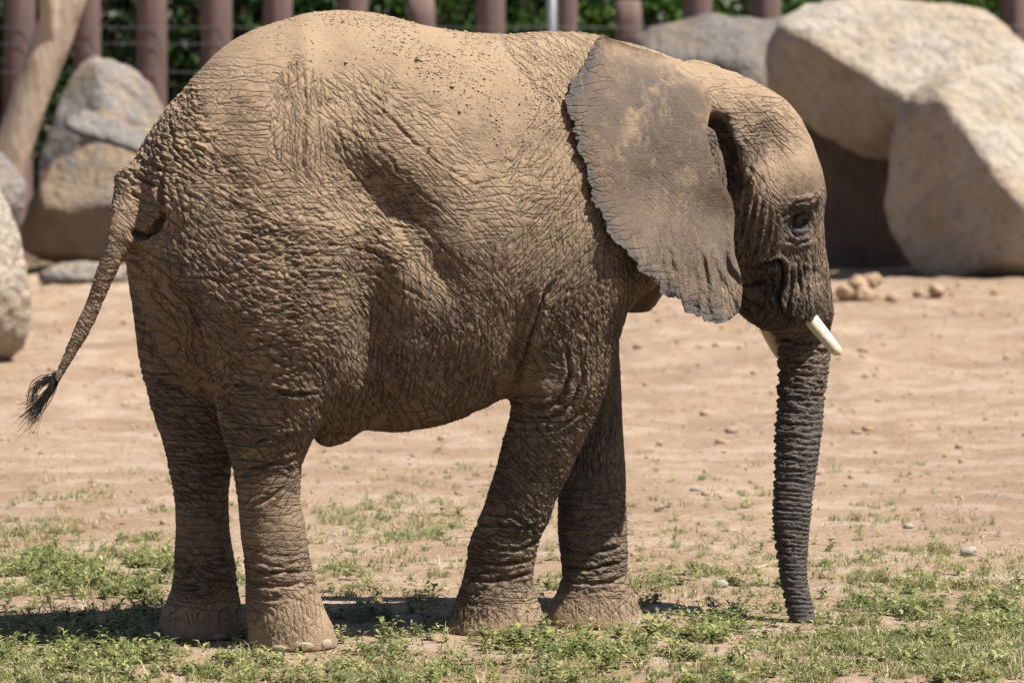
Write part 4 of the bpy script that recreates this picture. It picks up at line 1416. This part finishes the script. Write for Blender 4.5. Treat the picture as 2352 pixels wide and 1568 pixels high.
def density(x, y):
    u, v = to_uv(np.stack([x, y, x * 0], -1))
    w = np.zeros(len(x)); g = np.zeros(len(x))
    for (pu, pv, ru, rv, dw, dg) in PATCH:
        e = np.exp(-((u - pu) / ru) ** 2 * 1.2 - ((v - pv) / rv) ** 2 * 1.2)
        w = np.maximum(w, dw * e); g = np.maximum(g, dg * e)
    P = np.stack([x, y, x * 0], -1)
    cl = np.clip(.5 + 1.1 * fbm(P, 5.5, 4, 120), .05, 1.5)
    cl2 = np.clip(.45 + 1.3 * fbm(P, 5, 4, 130), .04, 1.6)
    foot = np.ones(len(x))
    for (fx, fy) in ((-.77, .15), (-1.08, .44), (-.05, .57), (.30, .77)):
        foot *= smooth(.13, .17, np.hypot(x - fx, (y - fy)))
    foot *= smooth(.14, .24, np.hypot(x - 1.01, (y - .72) * .6)) * .9 + .1
    far = smooth(1.2, 4.5, y)
    return (4.0 - 2.0 * far) * w * cl * foot, (3.2 - 1.6 * far) * g * cl2 * foot


N_C = 160000
cx_ = RNG.uniform(-2.35, 2.35, N_C); cy_ = -.95 + 9.5 * RNG.uniform(0, 1, N_C) ** 1.35
area = 4.7 * 9.5
pdf = 1 / (1.35 * 9.5 * np.maximum((cy_ + .95) / 9.5, 1e-4) ** (1 - 1 / 1.35)) / 4.7          # sampling density
dw, dg = density(cx_, cy_)
r1, r2 = RNG.uniform(0, 1, N_C), RNG.uniform(0, 1, N_C)
kw = r1 < dw / (N_C * pdf); kg = r2 < dg / (N_C * pdf)
wp = np.column_stack([cx_[kw], cy_[kw], ground_z(cx_[kw], cy_[kw])]); gp = np.column_stack([cx_[kg], cy_[kg], ground_z(cx_[kg], cy_[kg])])
V_, F_, T_ = weed_plants(wp, np.clip(RNG.lognormal(math.log(.047), .36, len(wp)), .018, .10), RNG)
me = mesh_from('weeds', V_, F_); set_attr(me, 'tone', T_)
tag(obj('weeds', me, MAT['weed'], smooth_shade=False), 'low broad leaved green weeds growing over the sandy ground', 'weeds', kind='stuff')
gs_ = np.clip(RNG.lognormal(math.log(.042), .3, len(gp)), .02, .09)
far_g = on_ground(RNG.uniform(70, 330, 260), RNG.uniform(632, 652, 260)); far_g[:, 2] = ground_z(far_g[:, 0], far_g[:, 1])
gp = np.vstack([gp, far_g]); gs_ = np.append(gs_, RNG.uniform(.06, .12, 260))
V_, F_, T_ = grass_tufts(gp, gs_, RNG)
me = mesh_from('grass', V_, F_); set_attr(me, 'tone', T_)
tag(obj('grass', me, MAT['grass'], smooth_shade=False), 'short thin grass in patches between the weeds', 'grass', kind='stuff')
N_WEED, N_GRASS = len(wp), len(gp)

# dry stalks and chaff lying flat
n = 3200
sx_ = RNG.uniform(-2.2, 2.2, n); sy_ = RNG.uniform(-.9, 5, n) ; az = RNG.uniform(0, np.pi, n)
L_ = np.clip(RNG.lognormal(math.log(.022), .6, n), .008, .16)
zz = ground_z(sx_, sy_) + .004
d = np.stack([np.cos(az), np.sin(az), RNG.normal(.05, .08, n)], 1); s_ = np.stack([-np.sin(az), np.cos(az), RNG.normal(0, .5, n)], 1)
p = np.column_stack([sx_, sy_, zz]); w = RNG.uniform(.001, .0032, n)[:, None]
V_ = np.stack([p - s_ * w, p + s_ * w, p + d * L_[:, None] + s_ * w * .7, p + d * L_[:, None] - s_ * w * .7], 1).reshape(-1, 3)
me = mesh_from('straw', V_, (np.arange(n)[:, None] * 4 + np.arange(4)).astype(np.int32)); set_attr(me, 'tone', np.repeat(RNG.uniform(0, 1, n), 4))
tag(obj('straw', me, MAT['straw'], smooth_shade=False), 'bits of dry straw and chaff strewn over the soil', 'straw', kind='stuff')

# crumbs of soil
ICO_V = []
_bm = bmesh.new(); bmesh.ops.create_icosphere(_bm, subdivisions=1, radius=1.0)
ICO_V = np.array([v.co[:] for v in _bm.verts]); ICO_F = np.array([[v.index for v in f.verts] for f in _bm.faces]); _bm.free()


def crumbs(pos, size, rng, squash=.75):
    n = len(pos)
    j = 1 + rng.uniform(-.35, .35, (n, len(ICO_V), 1))
    s3 = size[:, None, None] * (1 + rng.uniform(-.3, .3, (n, 1, 3))) * np.array([1, 1, squash])
    V = pos[:, None] + ICO_V[None] * j * s3
    F = (np.arange(n)[:, None, None] * len(ICO_V) + ICO_F[None]).reshape(-1, 3)
    return V.reshape(-1, 3), F


MAT['clod'] = simple_mat('soil_clod', (.36, .24, .15), (.48, .345, .23), 6, .95, (60, .004), .1)
n = 4200
sy_ = -.95 + 26 * RNG.uniform(0, 1, n) ** 1.9; sx_ = RNG.uniform(-2.4, 2.4, n) * (1 + sy_ / 15)
sz_ = np.clip(RNG.lognormal(math.log(.0042), .55, n), .002, .016) * (1 + .10 * np.maximum(sy_, 0))
V_, F_ = crumbs(np.column_stack([sx_, sy_, ground_z(sx_, sy_) + sz_ * .2]), sz_, RNG)
tag(obj('soil_crumbs', mesh_from('soil_crumbs', V_, F_), MAT['clod'], smooth_shade=False), 'small loose crumbs of soil scattered on the ground', 'soil', kind='stuff')

# dirt that the elephant has thrown over its back
ub, vb = to_uv(BV2)
top = np.clip((ub - 500) / 120, 0, 1) * np.clip((1370 - ub) / 60, 0, 1)
edge_v = np.interp(ub, [500, 700, 900, 1050, 1150, 1250, 1370], [120, 150, 190, 300, 390, 360, 150])
wgt = top * np.clip((edge_v - vb) / 140, 0, 1) * (BN[:, 2] > .12) * np.clip(.5 + 1.2 * fbm(BV2, 7, 3, 150), .03, 1.4)
wgt = np.where(BN[:, 1] > .75, 0, wgt)
pick = RNG.choice(len(BV2), 8000, p=wgt / wgt.sum())
sz_ = np.clip(RNG.lognormal(math.log(.0019), .45, len(pick)), .001, .0075)
V_, F_ = crumbs(BV2[pick] + BN[pick] * sz_[:, None] * .25, sz_, RNG, .6)
MAT['thrown'] = simple_mat('thrown_dirt', (.45, .325, .21), (.56, .42, .29), 14, .95, None, .1)
tag(obj('dirt_crumbs', mesh_from('dirt_crumbs', V_, F_), MAT['thrown'], smooth_shade=False), 'brown dirt crumbs lying over the back of the elephant', 'dirt', kind='stuff')
for (u, v) in ((958, 140), (987, 345)):
    h_, n_ = surf_y(u, v)
    V_, F_, T_ = weed_plants([np.array(h_) + np.array(n_) * .004], [.024], RNG)
    me = mesh_from('leaf_sprig', V_, F_); set_attr(me, 'tone', T_)
    tag(obj('leaf_sprig', me, MAT['weed'], smooth_shade=False), 'tiny green leaf sprig among the dirt on top of the back' if v < 200 else 'tiny green leaf sprig stuck on the bare flank of the elephant', 'leaf')

# larger weeds that stand out one by one
BIG = [(205, 1460, .10), (60, 1470, .075), (330, 1395, .085), (1745, 1440, .07), (1590, 1470, .075), (890, 1460, .08), (1200, 1478, .075), (1830, 1460, .075), (2100, 1420, .07), (540, 1485, .07), (690, 1500, .06), (150, 1330, .09), (1640, 1400, .07), (1320, 1505, .07), (110, 1380, .09), (2290, 1400, .06), (1700, 1510, .06)]
for (u, v, s) in BIG:
    g = on_ground(float(u), float(v)); g[2] = ground_z(g[0], g[1])
    t = empty('weed_plant', g)
    tag(t, 'larger leafy green weed standing up from the low ground cover', 'weed', 'larger single weeds')
    st, lv, tn, off = [], [], [], 0
    SV, SF = [], []
    B, Dr, Ln = [], [], []
    for k in range(RNG.integers(2, 5)):
        az_ = RNG.uniform(0, 2 * np.pi); ln = RNG.uniform(.1, .7)
        d = np.array([math.cos(az_) * ln, math.sin(az_) * ln, 1]); d /= np.linalg.norm(d)
        e = g + d * s * RNG.uniform(.6, 1.1)
        V_, F_ = tube(bez(g - np.array([0, 0, .004]), g + np.array([0, 0, s * .5]), e, 4), [.0022, .0018, .0014, .0008], 4, caps=False)
        SV.append(V_); SF.append(np.array(F_) + off); off += len(V_)
        for q in range(RNG.integers(5, 9)):
            tt = (q + 1) / 8
            aa = az_ + q * 2.4; el = RNG.uniform(0, .8)
            B.append(g + (e - g) * min(tt, 1)); Dr.append((math.cos(aa) * math.cos(el), math.sin(aa) * math.cos(el), math.sin(el))); Ln.append(s * RNG.uniform(.32, .55))
    obj('stem', mesh_from('stem', np.concatenate(SV), np.concatenate(SF)), MAT['weed_stem'] if 'weed_stem' in MAT else MAT.setdefault('weed_stem', simple_mat('weed_stem', (.14, .15, .05), (.22, .13, .07), 40)), t)
    Ln = np.array(Ln)
    V_, F_ = leaf_mesh_set(np.array(B), np.array(Dr), np.tile([0, 0, 1.0], (len(B), 1)), Ln, Ln * RNG.uniform(.4, .6, len(Ln)))
    me = mesh_from('leaves', V_, F_); set_attr(me, 'tone', np.repeat(np.clip(RNG.normal(.45, .2, len(B)), 0, 1), 5))
    obj('leaves', me, MAT['weed'], t, smooth_shade=False)

# ================================================================== BOULDERS
_bm = bmesh.new(); bmesh.ops.create_icosphere(_bm, subdivisions=5, radius=1.0)
SPH_V = np.array([v.co[:] for v in _bm.verts]); SPH_F = np.array([[v.index for v in f.verts] for f in _bm.faces]); _bm.free()
_bm = bmesh.new(); bmesh.ops.create_icosphere(_bm, subdivisions=4, radius=1.0)
SPH4_V = np.array([v.co[:] for v in _bm.verts]); SPH4_F = np.array([[v.index for v in f.verts] for f in _bm.faces]); _bm.free()


def rock_material(name, pale, warm, grey, rust=.25, scale=1.0):
    m = NT(name, .9, .2)
    v = m.coord()
    a = m.noise(1.3 * scale, 5, .62, v); b = m.noise(3.6 * scale, 6, .65, v); c = m.noise(14 * scale, 5, .65, v)
    col = m.mix(m.ramp(a, [(.38, 0.0), (.62, 1.0)]), pale, warm)
    col = m.mix(m.ramp(b, [(.50, 0.0), (.64, .55)]), col, grey)
    col = m.mix(m.math('MULTIPLY', m.ramp(m.noise(2.2 * scale, 5, .7, m.mapping(v, (1, 1, .5))), [(.58, 0.0), (.72, 1.0)]), rust), col, (.36, .20, .10))
    col = m.mix(m.math('MULTIPLY', m.ramp(c, [(.52, 0.0), (.66, 1.0)]), .5), col, (.22, .175, .14))
    m.color(col)
    h = m.math('ADD', m.math('MULTIPLY', b, 1.0), m.math('MULTIPLY', c, .35))
    m.normal(m.bump(h, .22, 1.0))
    return m.m


MAT['rock_pale'] = rock_material('pale_stone', (.64, .56, .47), (.58, .46, .34), (.42, .385, .36))
MAT['rock_grey'] = rock_material('grey_stone', (.34, .33, .33), (.38, .32, .27), (.20, .22, .25), .1)
MAT['rock_tan'] = rock_material('tan_stone', (.36, .27, .19), (.33, .235, .155), (.17, .195, .23), .3)
MAT['rock_shade'] = rock_material('shaded_stone', (.31, .275, .25), (.29, .235, .19), (.19, .20, .22), .2)  # shade on the boulder is put into this stone colour
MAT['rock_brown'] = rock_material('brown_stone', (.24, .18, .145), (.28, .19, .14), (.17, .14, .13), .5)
MAT['rock_mixed'] = rock_material('mixed_stone', (.44, .40, .36), (.44, .34, .25), (.19, .215, .25), .12)


def boulder(label, outline, Y, depth, mat, facets=(), rough=.05, p=16, seed=0, group=None, small=False, cat='boulder', name='boulder', chips=22):
    o = np.array(outline, float)
    c2 = (o.max(0) + o.min(0)) / 2
    c = at(c2[0], c2[1], Y)
    q = at(o[:, 0], o[:, 1], Y) - c
    pts = q[:, [0, 2]]
    ar = np.sum(pts[:, 0] * np.roll(pts[:, 1], -1) - np.roll(pts[:, 0], -1) * pts[:, 1])
    if ar < 0: pts = pts[::-1]
    rng = np.random.default_rng(seed)
    N_, D_ = [], []
    for a, b in zip(pts, np.roll(pts, -1, 0)):
        e = b - a
        n2 = np.array([e[1], -e[0]]); n2 /= np.linalg.norm(n2)
        for s in (-1, 1):
            t = rng.uniform(.15, .55)
            n = np.array([n2[0], s * t, n2[1]]); n /= np.linalg.norm(n)
            d = n[0] * a[0] + n[2] * a[1]
            N_.append(n); D_.append(max(d, .05))
    sc = np.abs(pts).max()
    for n, d in [((0, -1, 0), 1.0), ((0, 1, 0), 1.0), ((.3, -.9, .3), .95), ((-.3, -.9, -.2), .95)] + list(facets):
        n = np.array(n, float); n /= np.linalg.norm(n)
        N_.append(n); D_.append(d * depth)
    N_ = np.array(N_); D_ = np.array(D_) * 1.09
    SV, SF = (SPH4_V, SPH4_F) if small else (SPH_V, SPH_F)
    r = (np.maximum(SV @ N_.T / D_, 0) ** p).sum(1) ** (-1 / p)
    # broken-off chips
    V = SV * r[:, None]
    cn = rng.normal(0, 1, (chips, 3)); cn[:, 1] = -np.abs(cn[:, 1]) * .8; cn /= np.linalg.norm(cn, axis=1, keepdims=True)
    cd = (V @ cn.T).max(0) * rng.uniform(.86, .985, chips)
    N_ = np.vstack([N_, cn]); D_ = np.append(D_, cd)
    r = (np.maximum(SV @ N_.T / D_, 0) ** (p * 1.6)).sum(1) ** (-1 / (p * 1.6))
    V = SV * r[:, None]
    W = V + c
    size = r.mean()
    V = V * (1 + rough * fbm(W, 1.4 / size, 4, seed) + .9 * rough * np.abs(fbm(W, 4 / size, 4, seed + 5)) + .35 * rough * fbm(W, 14 / size, 2, seed + 9))[:, None]
    ob = obj(name, mesh_from(name, V, SF), MAT[mat])
    ob.location = c
    return tag(ob, label, cat, group)


boulder('huge pale boulder lying across the top of the pile', [(1745, 190), (1758, 70), (1850, 22), (1960, 10), (2080, 0), (2210, 20), (2300, 60), (2360, 120), (2420, 230), (2380, 350), (2230, 350), (2060, 400), (1960, 335), (1840, 280)], 29, 1.15, 'rock_pale',
        [((.15, -.72, .72), .50), ((-.6, -.62, -.52), .62), ((.15, -.80, -.6), .74)], .034, 34, 1, chips=9)
boulder('pale boulder leaning upright against the pile, its side face in shade', [(2036, 440), (2078, 262), (2170, 185), (2300, 150), (2460, 170), (2560, 400), (2520, 640), (2250, 655), (2160, 645), (2062, 535)], 27, 1.15, 'rock_pale',
        [((.40, -.66, .62), .52), ((-.75, -.62, -.12), .56), ((.2, -.9, -.35), .85)], .034, 34, 2, chips=9)
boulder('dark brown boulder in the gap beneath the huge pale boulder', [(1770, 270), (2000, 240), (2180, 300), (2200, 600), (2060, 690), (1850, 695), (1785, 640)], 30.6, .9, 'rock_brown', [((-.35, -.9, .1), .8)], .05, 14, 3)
boulder('grey boulder behind the elephant head at the end of the pile', [(1430, 210), (1480, 80), (1550, 30), (1640, 40), (1720, 18), (1800, 0), (1870, 50), (1920, 210), (1890, 420), (1490, 420)], 32.6, 1.3, 'rock_shade', [((-.45, -.85, .1), .7), ((.3, -.8, .5), .85)], .04, 30, 4, chips=10)
boulder('tall beige boulder with a pointed top behind the leaning dead tree', [(105, 330), (130, 235), (190, 114), (222, 110), (262, 140), (335, 190), (378, 252), (420, 420), (400, 560), (120, 520)], 29, .75, 'rock_mixed', [((-.6, -.7, .3), .55), ((.5, -.75, .45), .5)], .04, 34, 6, chips=10)
boulder('long pale grey slab tilted across the tall beige boulder', [(128, 262), (150, 240), (200, 248), (380, 330), (430, 400), (400, 420), (250, 350), (140, 295)], 27.9, .34, 'rock_grey', [((0, -.6, .8), .5)], .05, 14, 7)
boulder('low brown boulder with a grey top below the slab', [(45, 560), (75, 450), (130, 375), (230, 335), (345, 370), (400, 470), (380, 580), (250, 600), (90, 585)], 26.8, .62, 'rock_tan', [((-.2, -.75, .65), .6), ((0, -.9, -.35), .75)], .045, 26, 8, chips=10)
boulder('round grey boulder at the foot of the dead tree', [(-90, 380), (-20, 345), (30, 370), (64, 430), (58, 500), (30, 545), (-80, 560)], 25.5, .5, 'rock_grey', [((.3, -.8, .5), .8)], .05, 12, 9)
boulder('pale rounded boulder standing alone on the sand', [(-170, 420), (-60, 372), (5, 372), (22, 430), (40, 530), (86, 620), (91, 680), (66, 790), (30, 845), (-60, 868), (-170, 850)], 15.6, .55, 'rock_pale', [((.4, -.8, .4), .75), ((.3, -.85, -.4), .85)], .045, 11, 10)
boulder('small sandy boulder half sunk below the brown boulder', [(80, 640), (110, 608), (190, 600), (280, 610), (310, 640), (270, 662), (110, 660)], 24.8, .3, 'rock_mixed', [], .06, 10, 12, small=True)
MAT['clump'] = MAT['clod']
for k, (u, v, r) in enumerate([(1940, 672, 24), (1968, 655, 26), (2000, 648, 24), (1985, 680, 26), (2022, 690, 16), (1925, 690, 18), (2050, 686, 14), (2150, 668, 20), (2110, 676, 13)]):
    boulder('crumbly sand coloured clod of earth below the boulder pile', [(u + r * math.cos(t) * (1 + .12 * math.sin(3 * t + k)), v + r * .9 * math.sin(t) * (1 + .1 * math.cos(2 * t + k))) for t in np.linspace(0, 2 * np.pi, 9)[:-1]], 22.6 + .15 * (k % 3), .09 * r / 24, 'clod', [], .16, 8, 30 + k, 'clods of earth below the boulders', True, 'clod', 'earth_clod')

# stones on the paddock floor
MAT['pebble'] = simple_mat('pebble', (.34, .31, .28), (.46, .40, .33), 30, .85, (80, .003))
for k, (u, v, r, lab) in enumerate([(2226, 1262, 17, 'rounded grey stone resting beside the grass'), (2086, 1206, 10, 'small pale stone on bare soil'), (1596, 1120, 9, 'small bluish stone lying on the open sand'), (1655, 1338, 14, 'flat brown chip of wood or stone beside the trunk')]):
    g = on_ground(float(u), float(v + r * .6))
    n = SPH4_V * np.array([1.25, 1, .8]) * (1 + .14 * fbm(SPH4_V + 3 * k, 1.6, 3, k))[:, None] * r * (g[1] + 15) / FPX
    ob = obj('stone', mesh_from('stone', n, SPH4_F), MAT['pebble']); ob.location = (g[0], g[1], float(ground_z(g[0], g[1])) + r * .45 * (g[1] + 15) / FPX)
    tag(ob, lab, 'stone')

# ================================================================== DEAD TREE, POSTS, HEDGE
def bark_tube(pts, rad, seg=28, per=14, amp=.10, k=0):
    pts = np.asarray(pts, float)
    t = np.linspace(0, 1, len(pts)); tt = np.linspace(0, 1, (len(pts) - 1) * per + 1)
    p = np.stack([np.interp(tt, t, pts[:, d]) for d in range(3)], 1)
    for _ in range(per):
        p[1:-1] = .5 * p[1:-1] + .25 * (p[:-2] + p[2:])
    V, F = tube(p, np.interp(tt, t, rad), seg)
    cen = np.repeat(p, seg, 0)
    nz = fbm(np.column_stack([V[:, 0] * 2.2, V[:, 1] * 2.2, V[:, 2] * .8]), 2.2, 4, k)
    return cen + (V - cen) * (1 + amp * nz)[:, None], F


def bark_material():
    m = NT('dead_wood', .85, .2)
    v = m.coord()
    a = m.noise(4, 5, .65, m.mapping(v, (1, 1, .35))); b = m.noise(18, 5, .6, m.mapping(v, (1, 1, .22)))
    c = m.mix(m.ramp(a, [(.4, 0.0), (.6, 1.0)]), (.62, .50, .40), (.46, .35, .27))
    c = m.mix(m.ramp(a, [(.60, 0.0), (.68, .7)]), c, (.20, .145, .115))
    c = m.mix(m.math('MULTIPLY', b, .3), c, (.46, .33, .22))
    m.color(c)
    m.normal(m.bump(b, .04, .8))
    return m.m


MAT['bark'] = bark_material()
dead = empty('dead_tree', at(20., 400., 26.4) * np.array([1, 1, 0]))
tag(dead, 'leaning bare dead tree trunk with peeling pale bark among the boulders', 'tree')
V_, F_ = bark_tube(at(np.array([-20., 22, 60, 110, 150, 190, 235]), np.array([520., 370, 250, 120, 0, -130, -330]), np.array([26.4, 26.4, 26.4, 26.4, 26.4, 26.5, 26.6])), [.20, .175, .18, .185, .18, .165, .13], k=3)
obj('trunk', mesh_from('trunk', V_, F_), MAT['bark'], dead)
V_, F_ = bark_tube(at(np.array([118., 112, 120, 150]), np.array([90., 0, -110, -300]), np.array([26.3, 26.2, 26.1, 25.9])), [.09, .09, .075, .04], 18, 10, k=6)
obj('branch', mesh_from('branch', V_, F_), MAT['bark'], dead)


def post_material():
    m = NT('weathered_post', .85, .2)
    v = m.objcoord()
    a = m.noise(6, 5, .6, m.mapping(v, (1, 1, .12))); b = m.noise(40, 4, .6, m.mapping(v, (1, 1, .06)))
    c = m.mix(m.ramp(a, [(.35, 0.0), (.65, 1.0)]), (.15, .098, .088), (.24, .165, .15))
    c = m.mix(m.math('MULTIPLY', m.ramp(b, [(.5, 0.0), (.7, 1.0)]), .5), c, (.16, .10, .085))
    m.color(c)
    m.normal(m.bump(b, .02, .7))
    return m.m


MAT['post'] = post_material()
MAT['galv'] = simple_mat('galvanised_steel', (.36, .37, .38), (.46, .47, .48), 8, .45, None, .5)
MAT['galv'].node_tree.nodes['Principled BSDF'].inputs['Metallic'].default_value = .7
POST_Y = 33.0
kp = (POST_Y + 15) / FPX


LABELS = {50: 'reddish wooden fence post partly hidden by the leaning dead tree', 200: 'wooden fence post rising above the pointed beige boulder', 348: 'wooden fence post standing clear between the pointed boulder and the elephant rump', 1602: 'wooden fence post rising from behind the grey boulder', 1761: 'wooden fence post between the grey boulder and the huge pale boulder', -110: 'wooden fence post beyond the leaning dead tree', 2410: 'wooden fence post beyond the boulder pile'}


def post(u, w, topv, seed, label=None, du=0):
    label = label or LABELS.get(u)
    h = at(float(u), float(topv), POST_Y)[2]
    b = at(float(u + du), 600., POST_Y); b[2] = -.3
    r = w / 2 * kp
    tp = at(float(u), float(topv), POST_Y)
    n = 16; seg = 22
    t = np.linspace(0, 1, n)
    P = b + (tp - b) * t[:, None]
    rr = np.full(n, r)
    rr[-1] = r * .90
    V, F = tube(np.vstack([P, P[-1] + [0, 0, .012]]), np.append(rr, r * .55), seg)
    ang = np.arctan2(V[:, 1] - POST_Y, V[:, 0] - tp[0])
    V = V + (.010 * fbm(np.column_stack([np.cos(ang) * 2 + seed * 7, np.sin(ang) * 2, V[:, 2] * .7]), 1.7, 3, seed))[:, None] * np.stack([np.cos(ang), np.sin(ang), 0 * ang], 1)
    base = np.array([b[0], POST_Y, 0.0])
    ob = obj('wooden_post', mesh_from('wooden_post', V - base, F), MAT['post'])
    ob.location = base
    return tag(ob, label or 'thick reddish brown wooden fence post rising behind the back of the elephant', 'post', None if label else 'fence posts behind the elephant back')


for k, (u, w, tv, du) in enumerate([(-110, 64, -260, 0), (50, 70, -250, -14), (200, 62, -255, 0), (348, 68, -240, 0), (500, 72, -262, -8), (638, 68, -244, 0), (811, 66, -250, 0), (968, 64, -2, 0), (1127, 66, -250, 0), (1602, 68, -245, 0), (1761, 66, -256, 0), (2410, 66, -240, 0)]):
    if u == 968:
        post(u, w, tv, k, 'short wooden fence post cut level behind the back of the elephant')
    else:
        post(u, w, tv, k, None, du)
post(1302, 50, -240, 40, 'slim wooden fence post with a grey steel pole beside it')
post(1443, 64, 3, 41, 'short wooden fence post with its flat top showing beside the elephant head')
post(2330, 74, -60, 42, 'wooden fence post rising behind the edge of the huge pale boulder', 30)
p0 = at(1267., 620., POST_Y - .1); p1 = at(1267., -240., POST_Y - .1); p0[2] = -.2
V_, F_ = tube([p0, (p0 + p1) / 2, p1], [.062] * 3, 16)
base = np.array([p0[0], p0[1], 0]); ob = obj('steel_pole', mesh_from('steel_pole', V_ - base, F_), MAT['galv']); ob.location = base
tag(ob, 'slim grey steel pole standing against the fence', 'pole')
MAT['wire'] = simple_mat('fence_wire', (.20, .20, .19), (.28, .27, .26), 5, .5)
for v, nm in ((62, 'upper thin steel wire strung along the fence posts'), (100, 'thin steel wire of the fence, second from the top'), (165, 'thin steel wire of the fence, third from the top'), (270, 'lowest thin steel wire of the fence')):
    z = at(600., float(v), POST_Y - .18)[2]
    V_, F_ = tube([(-9, POST_Y - .18, z), (0, POST_Y - .18, z - .01), (9, POST_Y - .18, z)], [.004] * 3, 6)
    tag(obj('fence_wire', mesh_from('fence_wire', V_, F_), MAT['wire']), nm, 'wire')

MAT['shrub'] = leaf_material('shrub_leaf', [(.014, .036, .007), (.024, .066, .010), (.045, .12, .014), (.085, .19, .022), (.14, .26, .03)], .35, .75)
MAT['flower'] = leaf_material('yellow_petal', [(.70, .48, .02), (.80, .58, .04)], .3, .6)
MAT['twig'] = simple_mat('twig', (.07, .05, .035), (.12, .09, .06), 20)


def shrub(x, y, w, h, seed, n, label, light=.5, flowers=0, big=1.0):
    rng = np.random.default_rng(seed)
    t = empty('shrub', (x, y, 0))
    tag(t, label, 'shrub', 'shrubs of the hedge behind the fence')
    st, sf, off, tips = [], [], 0, []
    for k in range(9):
        az = rng.uniform(0, 2 * np.pi); e = np.array([x + math.cos(az) * w * .38 * rng.uniform(.4, 1), y + math.sin(az) * w * .3, h * rng.uniform(.55, .95)])
        b = np.array([x + rng.normal(0, .12), y + rng.normal(0, .12), -.05])
        V, F = tube(bez(b, (b + e) / 2 + np.array([0, 0, .3]), e, 6), np.linspace(.03, .008, 6), 5, caps=False)
        st.append(V); sf.append(np.array(F) + off); off += len(V)
    obj('stem', mesh_from('stem', np.concatenate(st), np.concatenate(sf)), MAT['twig'], t)
    nc = 72 if big < 2 else 150
    cc = np.column_stack([rng.uniform(-.5, .5, nc) * w, rng.uniform(-.42, .30, nc) * w, rng.uniform(.04, 1.0, nc) * h])
    cr = rng.uniform(.20, .40, nc) * (1 if big < 2 else 1.2)
    ct = np.clip(rng.normal(light, .18, nc), 0, 1)
    ci = rng.integers(0, nc, n)
    d = rng.normal(0, 1, (n, 3)); d /= np.linalg.norm(d, axis=1, keepdims=True)
    pos = cc[ci] + d * (cr[ci] * rng.uniform(.55, 1.05, n))[:, None] * np.array([1, 1, .85]) + np.array([x, y, 0])
    pos[:, 2] = np.maximum(pos[:, 2], .05)
    dr = d + rng.normal(0, .7, (n, 3)); dr /= np.linalg.norm(dr, axis=1, keepdims=True)
    L = rng.uniform(.07, .13, n) * big
    V, F = leaf_mesh_set(pos, dr, np.tile([0, 0, 1.0], (n, 1)) + rng.normal(0, .3, (n, 3)), L, L * rng.uniform(.45, .65, n), .2, .25)
    me = mesh_from('foliage', V, F); set_attr(me, 'tone', np.repeat(np.clip(ct[ci] + rng.normal(0, .12, n), 0, 1), 5))
    obj('foliage', me, MAT['shrub'], t, smooth_shade=False)
    for k in range(flowers):
        c = np.array([x + rng.uniform(-.4, .4) * w, y - .42 * w, rng.uniform(.75, .97) * 2.85])
        V, F = leaf_mesh_set(np.tile(c, (7, 1)), np.array([(math.cos(a), -.5, math.sin(a)) for a in np.arange(7) * .9]), np.tile([0, -1.0, 0], (7, 1)), np.full(7, .075), np.full(7, .05), .1, .1)
        me = mesh_from('blossom', V, F); set_attr(me, 'tone', rng.uniform(0, 1, len(V)))
        obj('blossom', me, MAT['flower'], t, smooth_shade=False)


SH = [(-460, 0), (-200, 0), (40, 0), (280, 1), (520, 1), (760, 2), (1000, 3), (1240, 3), (1480, 4), (1720, 4), (1960, 3), (2200, 3), (2440, 3), (2700, 2)]
for k, (u, kd) in enumerate(SH):
    c = at(float(u), 400., 36.2 + .5 * (k % 2))
    lab = ['dense dark green shrub behind the wooden posts', 'dense dark green shrub behind the wooden posts', 'mid green shrub behind the wooden posts', 'bright green leafy shrub behind the wooden posts', 'bright green shrub with yellow blossom behind the posts'][kd]
    shrub(c[0], c[1], 1.55, 3.9, 200 + k, 3600, lab, [.06, .12, .4, .62, .65][kd], 5 if kd == 4 else (2 if k in (5, 6) else 0))  # darkest leaf tones paint the shade on the left of the hedge
# a taller dark row behind closes the view
for k, u in enumerate(range(-500, 2900, 340)):
    c = at(float(u), 400., 38.6)
    shrub(c[0], c[1], 2.3, 4.6, 300 + k, 5200, 'tall dark shrub of the rear row of the hedge', .15, 0, 2.2)
